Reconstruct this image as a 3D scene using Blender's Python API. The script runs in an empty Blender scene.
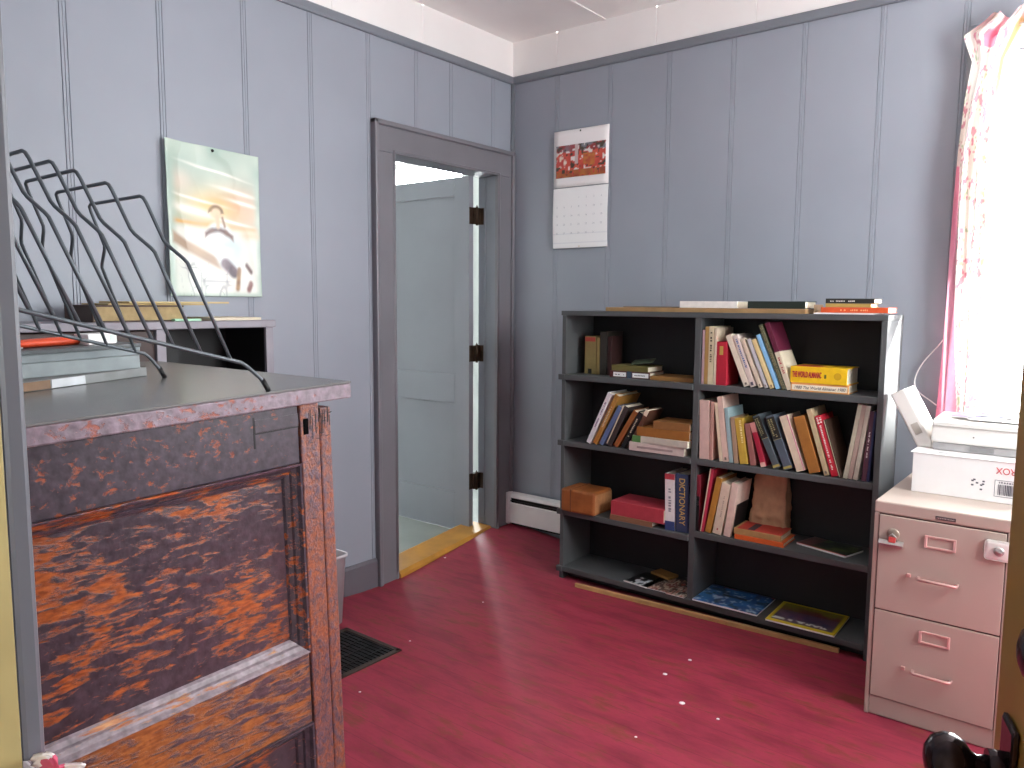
import bpy, bmesh, math, random
from mathutils import Vector, Matrix
random.seed(7)
SC = bpy.context.scene
COL = SC.collection
PI = math.pi

# ------------------------------------------------------------------ helpers
def lin(hexs):
    out = []
    for i in (0, 2, 4):
        c = int(hexs[i:i+2], 16) / 255.0
        out.append(c / 12.92 if c <= .04045 else ((c + .055) / 1.055) ** 2.4)
    return tuple(out) + (1.0,)

MATS = {}
def mat(hexs, rough=.6, metal=0.0, vary=.12, scale=18.0, bump=0.0, spec=.4, name=None):
    """painted / plain procedural material with a little noise in it"""
    key = (hexs, rough, metal, vary, scale, bump, spec)
    if key in MATS: return MATS[key]
    m = bpy.data.materials.new(name or 'surface_' + hexs); m.use_nodes = True
    nt = m.node_tree; b = nt.nodes['Principled BSDF']
    b.inputs['Roughness'].default_value = rough
    b.inputs['Metallic'].default_value = metal
    b.inputs['Specular IOR Level'].default_value = spec
    tc = nt.nodes.new('ShaderNodeTexCoord')
    nz = nt.nodes.new('ShaderNodeTexNoise'); nz.inputs['Scale'].default_value = scale
    nz.inputs['Detail'].default_value = 4
    nt.links.new(tc.outputs['Object'], nz.inputs['Vector'])
    rp = nt.nodes.new('ShaderNodeValToRGB')
    c = lin(hexs)
    rp.color_ramp.elements[0].position = .3; rp.color_ramp.elements[1].position = .7
    rp.color_ramp.elements[0].color = tuple(x * (1 - vary) for x in c[:3]) + (1,)
    rp.color_ramp.elements[1].color = tuple(min(1, x * (1 + vary * .6)) for x in c[:3]) + (1,)
    nt.links.new(nz.outputs['Fac'], rp.inputs['Fac'])
    nt.links.new(rp.outputs['Color'], b.inputs['Base Color'])
    if bump:
        bp = nt.nodes.new('ShaderNodeBump'); bp.inputs['Strength'].default_value = bump
        bp.inputs['Distance'].default_value = .004
        nt.links.new(nz.outputs['Fac'], bp.inputs['Height'])
        nt.links.new(bp.outputs['Normal'], b.inputs['Normal'])
    MATS[key] = m
    return m

def worn(name, paint, wood, wood2, sc, thr, soft=.05, rough=.38, bump=.5, big=2.2, bigamt=.35):
    """old dark paint chipped away to the wood underneath; sc = noise scale per axis"""
    m = bpy.data.materials.new(name); m.use_nodes = True
    nt = m.node_tree; N = nt.nodes; L = nt.links; b = N['Principled BSDF']
    tc = N.new('ShaderNodeTexCoord')
    mp = N.new('ShaderNodeMapping'); mp.inputs['Scale'].default_value = sc
    L.new(tc.outputs['Object'], mp.inputs['Vector'])
    n1 = N.new('ShaderNodeTexNoise'); n1.inputs['Scale'].default_value = 1; n1.inputs['Detail'].default_value = 7
    n1.inputs['Roughness'].default_value = .68; n1.inputs['Distortion'].default_value = .3
    L.new(mp.outputs['Vector'], n1.inputs['Vector'])
    n2 = N.new('ShaderNodeTexNoise'); n2.inputs['Scale'].default_value = big; n2.inputs['Detail'].default_value = 2
    L.new(tc.outputs['Object'], n2.inputs['Vector'])
    ad = N.new('ShaderNodeMath'); ad.operation = 'MULTIPLY_ADD'
    L.new(n2.outputs['Fac'], ad.inputs[0]); ad.inputs[1].default_value = bigamt
    L.new(n1.outputs['Fac'], ad.inputs[2])
    rp = N.new('ShaderNodeValToRGB')
    rp.color_ramp.elements[0].position = thr + bigamt * .5 - soft * .5; rp.color_ramp.elements[0].color = (0, 0, 0, 1)
    rp.color_ramp.elements[1].position = thr + bigamt * .5 + soft * .5; rp.color_ramp.elements[1].color = (1, 1, 1, 1)
    L.new(ad.outputs[0], rp.inputs['Fac'])
    n3 = N.new('ShaderNodeTexNoise'); n3.inputs['Scale'].default_value = 30; n3.inputs['Detail'].default_value = 5
    L.new(mp.outputs['Vector'], n3.inputs['Vector']); n3.inputs['Scale'].default_value = 2.5
    wr = N.new('ShaderNodeValToRGB')
    wr.color_ramp.elements[0].position = .35; wr.color_ramp.elements[1].position = .65
    wr.color_ramp.elements[0].color = lin(wood2); wr.color_ramp.elements[1].color = lin(wood)
    L.new(n3.outputs['Fac'], wr.inputs['Fac'])
    n4 = N.new('ShaderNodeTexNoise'); n4.inputs['Scale'].default_value = 60
    L.new(tc.outputs['Object'], n4.inputs['Vector'])
    pr = N.new('ShaderNodeValToRGB'); c = lin(paint)
    pr.color_ramp.elements[0].position = .3; pr.color_ramp.elements[1].position = .75
    pr.color_ramp.elements[0].color = tuple(x * .7 for x in c[:3]) + (1,); pr.color_ramp.elements[1].color = tuple(min(1, x * 1.35) for x in c[:3]) + (1,)
    L.new(n4.outputs['Fac'], pr.inputs['Fac'])
    mx = N.new('ShaderNodeMixRGB')
    L.new(rp.outputs['Color'], mx.inputs['Fac']); L.new(pr.outputs['Color'], mx.inputs['Color1']); L.new(wr.outputs['Color'], mx.inputs['Color2'])
    L.new(mx.outputs['Color'], b.inputs['Base Color'])
    b.inputs['Roughness'].default_value = rough
    bp = N.new('ShaderNodeBump'); bp.inputs['Strength'].default_value = bump; bp.inputs['Distance'].default_value = .003
    sb = N.new('ShaderNodeMath'); sb.operation = 'MULTIPLY_ADD'
    L.new(rp.outputs['Color'], sb.inputs[0]); sb.inputs[1].default_value = -.8; L.new(n4.outputs['Fac'], sb.inputs[2])
    L.new(sb.outputs[0], bp.inputs['Height']); L.new(bp.outputs['Normal'], b.inputs['Normal'])
    return m

def printed(name, rough=.55, translucent=0.0):
    """material that shows a mesh's printed colours (attribute 'print')"""
    m = bpy.data.materials.new(name); m.use_nodes = True
    nt = m.node_tree; b = nt.nodes['Principled BSDF']
    a = nt.nodes.new('ShaderNodeAttribute'); a.attribute_name = 'print'
    nt.links.new(a.outputs['Color'], b.inputs['Base Color'])
    b.inputs['Roughness'].default_value = rough
    if translucent:
        tr = nt.nodes.new('ShaderNodeBsdfTranslucent'); mw = nt.nodes.new('ShaderNodeMixRGB'); mw.inputs['Fac'].default_value = .18; mw.inputs['Color2'].default_value = (.95, .93, .90, 1)
        nt.links.new(a.outputs['Color'], mw.inputs['Color1']); nt.links.new(mw.outputs['Color'], tr.inputs['Color'])
        mx = nt.nodes.new('ShaderNodeMixShader'); mx.inputs[0].default_value = translucent
        nt.links.new(b.outputs[0], mx.inputs[1]); nt.links.new(tr.outputs[0], mx.inputs[2])
        nt.links.new(mx.outputs[0], nt.nodes['Material Output'].inputs['Surface'])
    return m

class MB:
    """collects shapes; build() links them as ONE mesh object"""
    def __init__(self): self.bm = bmesh.new(); self.mi = 0
    def box(self, x0, x1, y0, y1, z0, z1, bev=0.0, M=None, seg=2):
        r = bmesh.ops.create_cube(self.bm, size=1.0)
        vs = r['verts']
        for v in vs:
            v.co = Vector((x0 + (v.co.x + .5) * (x1 - x0), y0 + (v.co.y + .5) * (y1 - y0), z0 + (v.co.z + .5) * (z1 - z0)))
        if M is not None:
            for v in vs: v.co = M @ v.co
        fs = list({f for v in vs for f in v.link_faces})
        for f in fs: f.material_index = self.mi
        if bev > 0:
            es = list({e for v in vs for e in v.link_edges})
            bmesh.ops.bevel(self.bm, geom=es, offset=bev, segments=seg, affect='EDGES', profile=.5)
        return self
    def tube(self, pts, r, n=8, cap=True):
        pts = [Vector(p) for p in pts]; rings = []
        for i, p in enumerate(pts):
            a = pts[max(0, i - 1)]; b = pts[min(len(pts) - 1, i + 1)]
            t = (b - a).normalized()
            up = Vector((0, 0, 1)) if abs(t.z) < .9 else Vector((0, 1, 0))
            if i and rings:
                s = (prev_s - t * prev_s.dot(t)).normalized()
            else:
                s = t.cross(up).normalized()
            prev_s = s; u = s.cross(t)
            rr = r[i] if isinstance(r, (list, tuple)) else r
            rings.append([self.bm.verts.new(p + (s * math.cos(2 * PI * k / n) + u * math.sin(2 * PI * k / n)) * rr) for k in range(n)])
        for a, b in zip(rings, rings[1:]):
            for k in range(n):
                f = self.bm.faces.new((a[k], a[(k + 1) % n], b[(k + 1) % n], b[k])); f.smooth = True; f.material_index = self.mi
        if cap:
            for q in (rings[0][::-1], rings[-1]):
                f = self.bm.faces.new(q); f.material_index = self.mi
        return self
    def lathe(self, prof, n=24, M=None):
        """prof: (radius, height) along local z"""
        M = M or Matrix()
        rings = [[self.bm.verts.new(M @ Vector((r * math.cos(2 * PI * k / n), r * math.sin(2 * PI * k / n), z))) for k in range(n)] for r, z in prof]
        for a, b in zip(rings, rings[1:]):
            for k in range(n):
                f = self.bm.faces.new((a[k], a[(k + 1) % n], b[(k + 1) % n], b[k])); f.smooth = True; f.material_index = self.mi
        for q in (rings[0][::-1], rings[-1]):
            f = self.bm.faces.new(q); f.material_index = self.mi
        return self
    def prism(self, poly, axis, a, b):
        """poly of 2-D points extruded along axis from a to b (axis 0: poly=(y,z), 1: (x,z), 2: (x,y))"""
        def P(p, t):
            return {0: (t, p[0], p[1]), 1: (p[0], t, p[1]), 2: (p[0], p[1], t)}[axis]
        A = [self.bm.verts.new(P(p, a)) for p in poly]; B = [self.bm.verts.new(P(p, b)) for p in poly]
        n = len(poly)
        for k in range(n):
            f = self.bm.faces.new((A[k], A[(k + 1) % n], B[(k + 1) % n], B[k])); f.material_index = self.mi
        for q in (A[::-1], B):
            f = self.bm.faces.new(q); f.material_index = self.mi
        return self
    def quad(self, pts):
        f = self.bm.faces.new([self.bm.verts.new(p) for p in pts]); f.material_index = self.mi
        return self
    def build(self, name, mats, parent=None, loc=None, rot=None, fix=True):
        if fix: bmesh.ops.recalc_face_normals(self.bm, faces=self.bm.faces)
        me = bpy.data.meshes.new(name); self.bm.to_mesh(me); self.bm.free()
        for m in (mats if isinstance(mats, (list, tuple)) else [mats]): me.materials.append(m)
        o = bpy.data.objects.new(name, me); COL.objects.link(o)
        if parent: o.parent = parent
        if loc: o.location = loc
        if rot: o.rotation_euler = rot
        return o

def tag(o, label, cat, group=None, kind=None):
    o['label'] = label
    o['category'] = cat
    if group: o['group'] = group
    if kind: o['kind'] = kind
    return o

def thing(name, label, cat, loc=(0, 0, 0), rot=(0, 0, 0), group=None, kind=None):
    o = bpy.data.objects.new(name, None); COL.objects.link(o)
    o.empty_display_size = .05
    o.location = loc; o.rotation_euler = rot
    return tag(o, label, cat, group, kind)

def sheet(name, w, h, nx, ny, paint, m, parent=None, shape=None, thick=.0008):
    """a printed sheet in local x (width) / z (height), facing -y, colours from paint(u, v)"""
    bm = bmesh.new(); g = []
    for j in range(ny + 1):
        row = []
        for i in range(nx + 1):
            u, v = i / nx, j / ny
            x, y, z = (u * w, 0, v * h) if shape is None else shape(u, v)
            row.append(bm.verts.new((x, y, z)))
        g.append(row)
    lay = bm.loops.layers.float_color.new('print')
    def srgb(c): return tuple(c) + (1.0,)
    for j in range(ny):
        for i in range(nx):
            f = bm.faces.new((g[j][i], g[j][i + 1], g[j + 1][i + 1], g[j + 1][i])); f.smooth = True
            for lp, (a, b) in zip(f.loops, ((i, j), (i + 1, j), (i + 1, j + 1), (i, j + 1))):
                lp[lay] = srgb(paint(a / nx, b / ny))
    me = bpy.data.meshes.new(name); bm.to_mesh(me); bm.free(); me.materials.append(m)
    o = bpy.data.objects.new(name, me); COL.objects.link(o)
    if parent: o.parent = parent
    if thick:
        md = o.modifiers.new('thickness', 'SOLIDIFY'); md.thickness = thick; md.offset = 0
    return o

def lettering(name, text, size, m, parent, loc, rot, width=None, depth=.0004, align='CENTER', shear=0, bold=0.0):
    """letters as a flat mesh lying on their part; width squeezes them to a length"""
    cu = bpy.data.curves.new(name, 'FONT'); cu.body = text; cu.size = size; cu.align_x = align; cu.align_y = 'CENTER'
    cu.extrude = depth; cu.offset = bold; cu.shear = shear
    t = bpy.data.objects.new('tmp_text', cu); COL.objects.link(t)
    dg = bpy.context.evaluated_depsgraph_get()
    me = bpy.data.meshes.new_from_object(t.evaluated_get(dg)); me.name = name
    bpy.data.objects.remove(t)
    if width:
        xs = [v.co.x for v in me.vertices]; s = width / (max(xs) - min(xs))
        for v in me.vertices: v.co.x *= s
    me.materials.clear(); me.materials.append(m)
    o = bpy.data.objects.new(name, me); COL.objects.link(o)
    o.parent = parent; o.location = loc; o.rotation_euler = rot
    return o

def hash2(i, j, k=0):
    s = math.sin(i * 127.1 + j * 311.7 + k * 74.7) * 43758.5453
    return s - math.floor(s)
def vnoise(x, y, k=0):
    i, j = math.floor(x), math.floor(y); fx, fy = x - i, y - j
    fx = fx * fx * (3 - 2 * fx); fy = fy * fy * (3 - 2 * fy)
    a = hash2(i, j, k) * (1 - fx) + hash2(i + 1, j, k) * fx
    b = hash2(i, j + 1, k) * (1 - fx) + hash2(i + 1, j + 1, k) * fx
    return a * (1 - fy) + b * fy
def mix(a, b, t):
    t = max(0, min(1, t)); return tuple(x * (1 - t) + y * t for x, y in zip(a, b))
def L3(h): return lin(h)[:3]
def smooth(e0, e1, x):
    t = max(0, min(1, (x - e0) / (e1 - e0))); return t * t * (3 - 2 * t)

# ------------------------------------------------------------------ materials
M_wall = mat('969ba5', .42, vary=.05, scale=2.5, bump=.05, name='blue_grey_wall_paint')
M_trim = mat('797d85', .40, vary=.06, scale=5, name='grey_trim_paint')
M_base = mat('68656c', .4, vary=.06, scale=5, name='grey_baseboard_paint')
M_casing = mat('77757b', .38, vary=.08, scale=4, name='grey_casing_paint')
M_white = mat('f7f3f0', .55, vary=.03, scale=3, name='white_ceiling_paint')
M_shelf = mat('545657', .5, vary=.1, scale=8, name='charcoal_shelf_paint')
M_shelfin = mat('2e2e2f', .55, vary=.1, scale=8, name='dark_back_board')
M_page = mat('e6dcc6', .8, vary=.08, scale=60, name='book_pages')
M_black = mat('151416', .5, vary=.1, name='black')
M_iron = mat('2c2a2a', .45, metal=.6, vary=.2, name='dark_iron')
M_steel = mat('b9b6b4', .3, metal=.8, vary=.05, name='bright_steel')
M_wire = mat('565b60', .35, metal=.3, vary=.05, name='grey_wire')
M_heater = mat('eceae9', .4, vary=.02, name='white_enamel')
M_file = mat('b9a89d', .42, vary=.03, scale=6, name='beige_pink_enamel')
M_oak = mat('c08a3c', .35, vary=.18, scale=9, name='varnished_wood')
M_dooroak = mat('9c7a3e', .35, vary=.15, scale=6, name='varnished_door_wood')
M_card = mat('f2efee', .65, vary=.02, name='white_card')
M_plastic = mat('e9e6e0', .4, vary=.02, name='off_white_plastic')
M_ink = mat('3a3440', .7, vary=.05, name='dark_ink')
M_inkw = mat('efe9e2', .7, vary=.03, name='pale_ink')
M_gold = mat('c9a657', .5, vary=.1, name='gold_ink')
M_red = mat('b8323a', .6, vary=.05, name='red_ink')
M_brass = mat('4a3a2e', .4, metal=.6, vary=.25, scale=40, name='aged_hinge_metal')
M_pale = mat('d9cbb2', .6, name='pale_edge')
M_deskpaint = worn('worn_plum_paint_panel', '3e3239', 'a85828', '783818', (34, 18, 64), .53, soft=.09, rough=.32, bump=.3, big=5.0, bigamt=.5)
M_deskrail = worn('worn_plum_paint_rail', '3f363e', '964e30', '6e3424', (52, 40, 60), .635, soft=.07, rough=.36, bump=.18)
M_deskpost = worn('worn_red_brown_post', '564450', '9e5c3c', '7a3e2a', (90, 90, 70), .47, soft=.22, rough=.34)
M_desktop = mat('6e6c6b', .25, vary=.16, scale=7, bump=.03, name='worn_grey_desktop')
M_locker = worn('worn_brown_lock_rail', '4c383f', 'a05e30', '7a4020', (40, 16, 70), .47, soft=.10, rough=.34)
M_deskedge = worn('worn_edge_paint', '7e6f78', 'a4604c', '8a5048', (60, 40, 60), .62, soft=.08, rough=.34)
M_print = printed('printed_paper', .5)
M_gloss = printed('glossy_printed_paper', .28)
M_cloth = printed('printed_curtain_cloth', .85, .16)

def floor_material():
    m = bpy.data.materials.new('worn_red_floor_paint'); m.use_nodes = True
    nt = m.node_tree; N = nt.nodes; L = nt.links; b = N['Principled BSDF']
    tc = N.new('ShaderNodeTexCoord')
    mp = N.new('ShaderNodeMapping'); mp.inputs['Scale'].default_value = (2.2, 7, 1)
    L.new(tc.outputs['Object'], mp.inputs['Vector'])
    n1 = N.new('ShaderNodeTexNoise'); n1.inputs['Scale'].default_value = 1.6; n1.inputs['Detail'].default_value = 8; n1.inputs['Roughness'].default_value = .65
    L.new(mp.outputs['Vector'], n1.inputs['Vector'])
    r1 = N.new('ShaderNodeValToRGB')
    e = r1.color_ramp.elements
    e[0].position = .36; e[0].color = lin('80283a'); e[1].position = .56; e[1].color = lin('9c3448')
    x = e.new(.66); x.color = lin('803c32')
    L.new(n1.outputs['Fac'], r1.inputs['Fac'])
    # worn-through flecks
    n2 = N.new('ShaderNodeTexNoise'); n2.inputs['Scale'].default_value = 3.6; n2.inputs['Detail'].default_value = 10; n2.inputs['Roughness'].default_value = .74
    L.new(mp.outputs['Vector'], n2.inputs['Vector'])
    r2 = N.new('ShaderNodeValToRGB'); r2.color_ramp.elements[0].position = .535; r2.color_ramp.elements[1].position = .61
    L.new(n2.outputs['Fac'], r2.inputs['Fac'])
    mx = N.new('ShaderNodeMixRGB'); mx.inputs['Color2'].default_value = lin('7e4230')
    ms = N.new('ShaderNodeMath'); ms.operation = 'MULTIPLY'; ms.inputs[1].default_value = .7
    L.new(r2.outputs['Color'], ms.inputs[0]); L.new(ms.outputs[0], mx.inputs['Fac']); L.new(r1.outputs['Color'], mx.inputs['Color1'])
    # board seams running along x
    sx = N.new('ShaderNodeSeparateXYZ'); L.new(tc.outputs['Object'], sx.inputs[0])
    dv = N.new('ShaderNodeMath'); dv.operation = 'DIVIDE'; dv.inputs[1].default_value = .083; L.new(sx.outputs['Y'], dv.inputs[0])
    fr = N.new('ShaderNodeMath'); fr.operation = 'FRACT'; L.new(dv.outputs[0], fr.inputs[0])
    ls = N.new('ShaderNodeMath'); ls.operation = 'LESS_THAN'; ls.inputs[1].default_value = .035; L.new(fr.outputs[0], ls.inputs[0])
    sm = N.new('ShaderNodeMath'); sm.operation = 'MULTIPLY'; sm.inputs[1].default_value = .35; L.new(ls.outputs[0], sm.inputs[0])
    mx2 = N.new('ShaderNodeMixRGB'); mx2.inputs['Color2'].default_value = lin('4a1620')
    L.new(sm.outputs[0], mx2.inputs['Fac']); L.new(mx.outputs['Color'], mx2.inputs['Color1'])
    L.new(mx2.outputs['Color'], b.inputs['Base Color'])
    b.inputs['Roughness'].default_value = .5; b.inputs['Specular IOR Level'].default_value = .35
    bp = N.new('ShaderNodeBump'); bp.inputs['Strength'].default_value = .18; bp.inputs['Distance'].default_value = .003
    L.new(n1.outputs['Fac'], bp.inputs['Height']); L.new(bp.outputs['Normal'], b.inputs['Normal'])
    return m

def glass_material():
    m = bpy.data.materials.new('window_glass'); m.use_nodes = True
    nt = m.node_tree; N = nt.nodes; L = nt.links
    N.remove(N['Principled BSDF'])
    t = N.new('ShaderNodeBsdfTransparent'); t.inputs['Color'].default_value = (.97, .98, .98, 1)
    g = N.new('ShaderNodeBsdfGlossy'); g.inputs['Roughness'].default_value = .02
    mx = N.new('ShaderNodeMixShader'); mx.inputs[0].default_value = .05
    L.new(t.outputs[0], mx.inputs[1]); L.new(g.outputs[0], mx.inputs[2]); L.new(mx.outputs[0], N['Material Output'].inputs['Surface'])
    return m
M_glass = glass_material()

# ------------------------------------------------------------------ the setting
XL, YB, XR, YF, ZC = -2.79, 3.505, .95, .20, 2.786
ZR0, ZR1 = 2.559, 2.600          # picture rail

def floor_z(x, y):
    """the old boards have heaved a little in the corner and dip by the door casing"""
    a = .062 * math.exp(-((x + 2.79) ** 2 + (y - 3.52) ** 2) / (2 * .34 ** 2))
    b = -.028 * math.exp(-((x + 2.79) ** 2 + (y - 2.45) ** 2) / (2 * .24 ** 2))
    return a + b

def struct(o, label, cat):
    return tag(o, label, cat, kind='structure')

fb = MB()
def lins(a, b, n): return [a + (b - a) * i / n for i in range(n + 1)]
xs = lins(XL - .02, -1.9, 30) + lins(-1.9, XR, 10)[1:]
ys = [YF - .2] + lins(1.7, YB, 44)
gv = [[fb.bm.verts.new((x, y, floor_z(x, y))) for x in xs] for y in ys]
for j in range(len(ys) - 1):
    for i in range(len(xs) - 1):
        f = fb.bm.faces.new((gv[j][i], gv[j][i + 1], gv[j + 1][i + 1], gv[j + 1][i])); f.smooth = True
fl = fb.build('floor', floor_material())
struct(fl, 'worn red painted wooden floor of the room', 'floor')

def board_wall(name, ulist, u0, u1, z0, z1, grooves, openings, P, m):
    """wall with beaded board joints: P(u, d, z) gives the point, d>0 stands into the room"""
    prof = {u0: 0.0, u1: 0.0}
    for g in grooves:
        for du, d in ((-.0125, 0), (-.0105, -.0032), (-.0085, .0003), (-.0015, .0006), (0, -.0016), (.0015, .0006), (.0085, .0003), (.0105, -.0032), (.0125, 0)):
            if u0 < g + du < u1: prof[g + du] = d
    for a, b, c, d in openings:
        prof.setdefault(a, 0.0); prof.setdefault(b, 0.0)
    us = sorted(prof)
    mb = MB()
    for a, b in zip(us, us[1:]):
        mid = (a + b) / 2; spans = [(z0, z1)]
        for oa, ob, oc, od in openings:
            if oa < mid < ob:
                spans = [s for s in ((z0, oc), (od, z1)) if s[1] - s[0] > 1e-4]
        for s0, s1 in spans:
            mb.quad([P(a, prof[a], s0), P(b, prof[b], s0), P(b, prof[b], s1), P(a, prof[a], s1)])
    return mb.build(name, m, fix=False)

DOOR = (2.592, 3.352, -.2, 2.045)      # y0, y1, z0, z1 of the hall doorway
WIN1 = (-.47, .43, .90, 2.32)          # x0, x1, z0, z1 window in the back wall
WIN2 = (1.85, 2.65, 1.15, 2.40)         # y0, y1, z0, z1 window in the right wall
FDOOR = (-.62, .19, -.2, 2.06)         # x0, x1 doorway the camera looks through
w = board_wall('wall_left', None, YF, YB, -.1, ZR1, [.50, .82, 1.146, 1.472, 1.811, 2.126, 2.447, 2.751, 2.999, 3.332],
               [DOOR], lambda u, d, z: (XL + d, u, z), M_wall)
struct(w, 'blue-grey board wall on the left with the hall doorway', 'wall')
w = board_wall('wall_back', None, XL, XR, -.1, ZR1, [-2.485, -2.153, -1.823, -1.499, -1.179, -.866, -.567, .6],
               [WIN1], lambda u, d, z: (u, YB - d, z), M_wall)
struct(w, 'blue-grey board wall at the back behind the bookcase', 'wall')
w = board_wall('wall_right', None, YF, YB, -.1, ZR1, [.5, .8, 1.1, 3.2], [WIN2], lambda u, d, z: (XR - d, u, z), M_wall)
struct(w, 'blue-grey board wall on the right, out of the picture', 'wall')
w = board_wall('wall_front', None, XL, XR, -.1, ZR1, [-2.4, -2.1, -1.8, -1.5, -1.2, -.9, .6], [FDOOR], lambda u, d, z: (u, YF + d, z), M_wall)
struct(w, 'board wall with the doorway one looks through', 'wall')

cb = MB()
cb.quad([(XL, YF, ZC), (XR, YF, ZC), (XR, YB, ZC), (XL, YB, ZC)])
for x in (-2.197, -1.59, -.98, -.37, .24):
    cb.box(x - .012, x + .012, YF, YB, ZC - .004, ZC + .01)
struct(cb.build('ceiling', M_white), 'white boarded ceiling', 'ceiling')

# white frieze with board seams, above the grey picture rail
fz = MB()
def frieze(P, a, b, seams):
    prof = {a: 0, b: 0}
    for s in seams:
        prof[s - .003] = 0; prof[s] = -.003; prof[s + .003] = 0
    us = sorted(prof)
    for p, q in zip(us, us[1:]):
        fz.quad([P(p, prof[p], ZR1 - .01), P(q, prof[q], ZR1 - .01), P(q, prof[q], ZC), P(p, prof[p], ZC)])
frieze(lambda u, d, z: (XL + d, u, z), YF, YB, [1.2, 1.7, 2.246, 2.80])
frieze(lambda u, d, z: (u, YB - d, z), XL, XR, [-2.49, -1.90, -1.40, -.8, -.2, .4])
frieze(lambda u, d, z: (XR - d, u, z), YF, YB, [1, 2])
frieze(lambda u, d, z: (u, YF + d, z), XL, XR, [-2, -1])
struct(fz.build('trim_1', M_white, fix=False), 'white frieze boards between picture rail and ceiling', 'frieze')

def rail(name, side, label):
    mb = MB()
    if side == 'left': mb.prism([(XL, ZR0), (XL + .012, ZR0), (XL + .016, ZR0 + .008), (XL + .016, ZR1 - .006), (XL + .010, ZR1), (XL, ZR1)], 1, YF, YB)
    if side == 'back': mb.prism([(YB, ZR0), (YB - .012, ZR0), (YB - .016, ZR0 + .008), (YB - .016, ZR1 - .006), (YB - .010, ZR1), (YB, ZR1)], 0, XL, XR)
    if side == 'right': mb.box(XR - .016, XR, YF, YB, ZR0, ZR1)
    if side == 'front': mb.box(XL, XR, YF, YF + .016, ZR0, ZR1)
    struct(mb.build(name, M_trim), label, 'picture rail')
rail('trim_2', 'left', 'grey picture rail along the left wall')
rail('trim_3', 'back', 'grey picture rail along the back wall')
rail('trim_4', 'right', 'grey picture rail on the right wall')
rail('trim_5', 'front', 'grey picture rail over the front wall')
cm = MB(); cm.tube([(XL + .008, YB - .008, -.05), (XL + .008, YB - .008, ZR0)], .012, 8)
struct(cm.build('trim_6', M_trim), 'thin grey moulding in the wall corner', 'moulding')

# baseboards
bb = MB(); bb.prism([(XL, -.08), (XL + .02, -.08), (XL + .02, .10), (XL + .012, .112), (XL, .112)], 1, YF, 2.452)
struct(bb.build('baseboard_left', M_base), 'grey baseboard along the left wall beside the door casing', 'baseboard')
bb = MB(); bb.box(XL, XR, YB - .02, YB, -.05, .112, .003)
struct(bb.build('baseboard_back', M_trim), 'grey baseboard at the foot of the back wall', 'baseboard')
bb = MB(); bb.box(XR - .02, XR, YF, YB, -.05, .112, .003)
struct(bb.build('baseboard_right', M_trim), 'grey baseboard at the foot of the right wall', 'baseboard')

# hall doorway: casing with back band, jamb lining, stop
cs = MB()
Y0, Y1, ZT = DOOR[0], DOOR[1], DOOR[3]
CY0, CY1, CZ = 2.455, 3.492, 2.188
cs.box(XL, XL + .022, CY0 + .02, Y0, -.08, ZT, .003)                 # left leg
cs.box(XL, XL + .022, Y1, CY1 - .02, -.02, ZT, .003)                 # right leg
cs.box(XL, XL + .022, CY0 + .02, CY1 - .02, ZT, CZ - .02, .003)      # head
cs.box(XL, XL + .036, CY0, CY0 + .024, -.08, CZ, .006)               # back band
cs.box(XL, XL + .036, CY1 - .024, CY1, -.02, CZ, .006)
cs.box(XL, XL + .036, CY0, CY1, CZ - .024, CZ, .006)
cs.tube([(XL + .020, Y0 - .012, -.08), (XL + .020, Y0 - .012, ZT + .012), (XL + .020, Y1 + .012, ZT + .012), (XL + .020, Y1 + .012, 0)], .008, 8)
struct(cs.build('trim_7', M_casing), 'grey painted casing around the hall doorway', 'door casing')
jb = MB()
JX = XL - .118
jb.box(JX, XL + .004, Y0 - .02, Y0, -.08, ZT, .001)
jb.box(JX, XL + .004, Y1, Y1 + .02, -.05, ZT, .001)
jb.box(JX, XL + .004, Y0 - .02, Y1 + .02, ZT, ZT + .02, .001)
jb.box(JX, JX + .05, Y0, Y0 + .012, -.02, ZT, .002)
jb.box(JX + .040, JX + .052, Y1 - .004, Y1, -.02, ZT, .002)
struct(jb.build('trim_8', M_trim), 'grey jamb lining of the hall doorway', 'door jamb')
th = MB()
th.prism([(XL + .035, -.03), (XL + .035, .005), (XL + .020, .022), (XL - .14, .024), (XL - .17, .010), (XL - .17, -.03)], 1, Y0 - .0, Y1 + .0)
o = th.build('trim_9', M_oak)
for v in o.data.vertices:
    s = (v.co.y - Y0) / (Y1 - Y0)
    v.co.z += -.012 + .055 * s; v.co.x -= .045 * s
struct(o, 'yellow varnished wooden threshold of the hall doorway', 'threshold')

# hall door, standing open into the hall
DX0, DX1, DY, DZ0, DZ1 = -3.645, -2.905, 3.268, .022, 2.046
d1 = thing('door_1', 'grey two-panel hall door standing open', 'door', (DX1, DY, 0), kind='structure')
lf = MB(); W = DX1 - DX0
def door_leaf(mb, W, z0, z1, T, p1, p2, st):
    """two recessed panels p1, p2 = (z0, z1), stiles st wide; leaf from x=-W..0, front y=0"""
    mb.box(-W, -W + st, 0, T, z0, z1, .002); mb.box(-st, 0, 0, T, z0, z1, .002)
    mb.box(-W + st, -st, 0, T, z0, p2[0], .002); mb.box(-W + st, -st, 0, T, p2[1], p1[0], .002); mb.box(-W + st, -st, 0, T, p1[1], z1, .002)
    for a, b in (p1, p2): mb.box(-W + st - .002, -st + .002, .011, T - .011, a - .002, b + .002)
door_leaf(lf, W, DZ0, DZ1, .035, (.937, 1.945), (.245, .770), .110)
lf.build('door_leaf', mat('8e9098', .42, vary=.05, scale=4, name='hall_door_paint'), d1)
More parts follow.
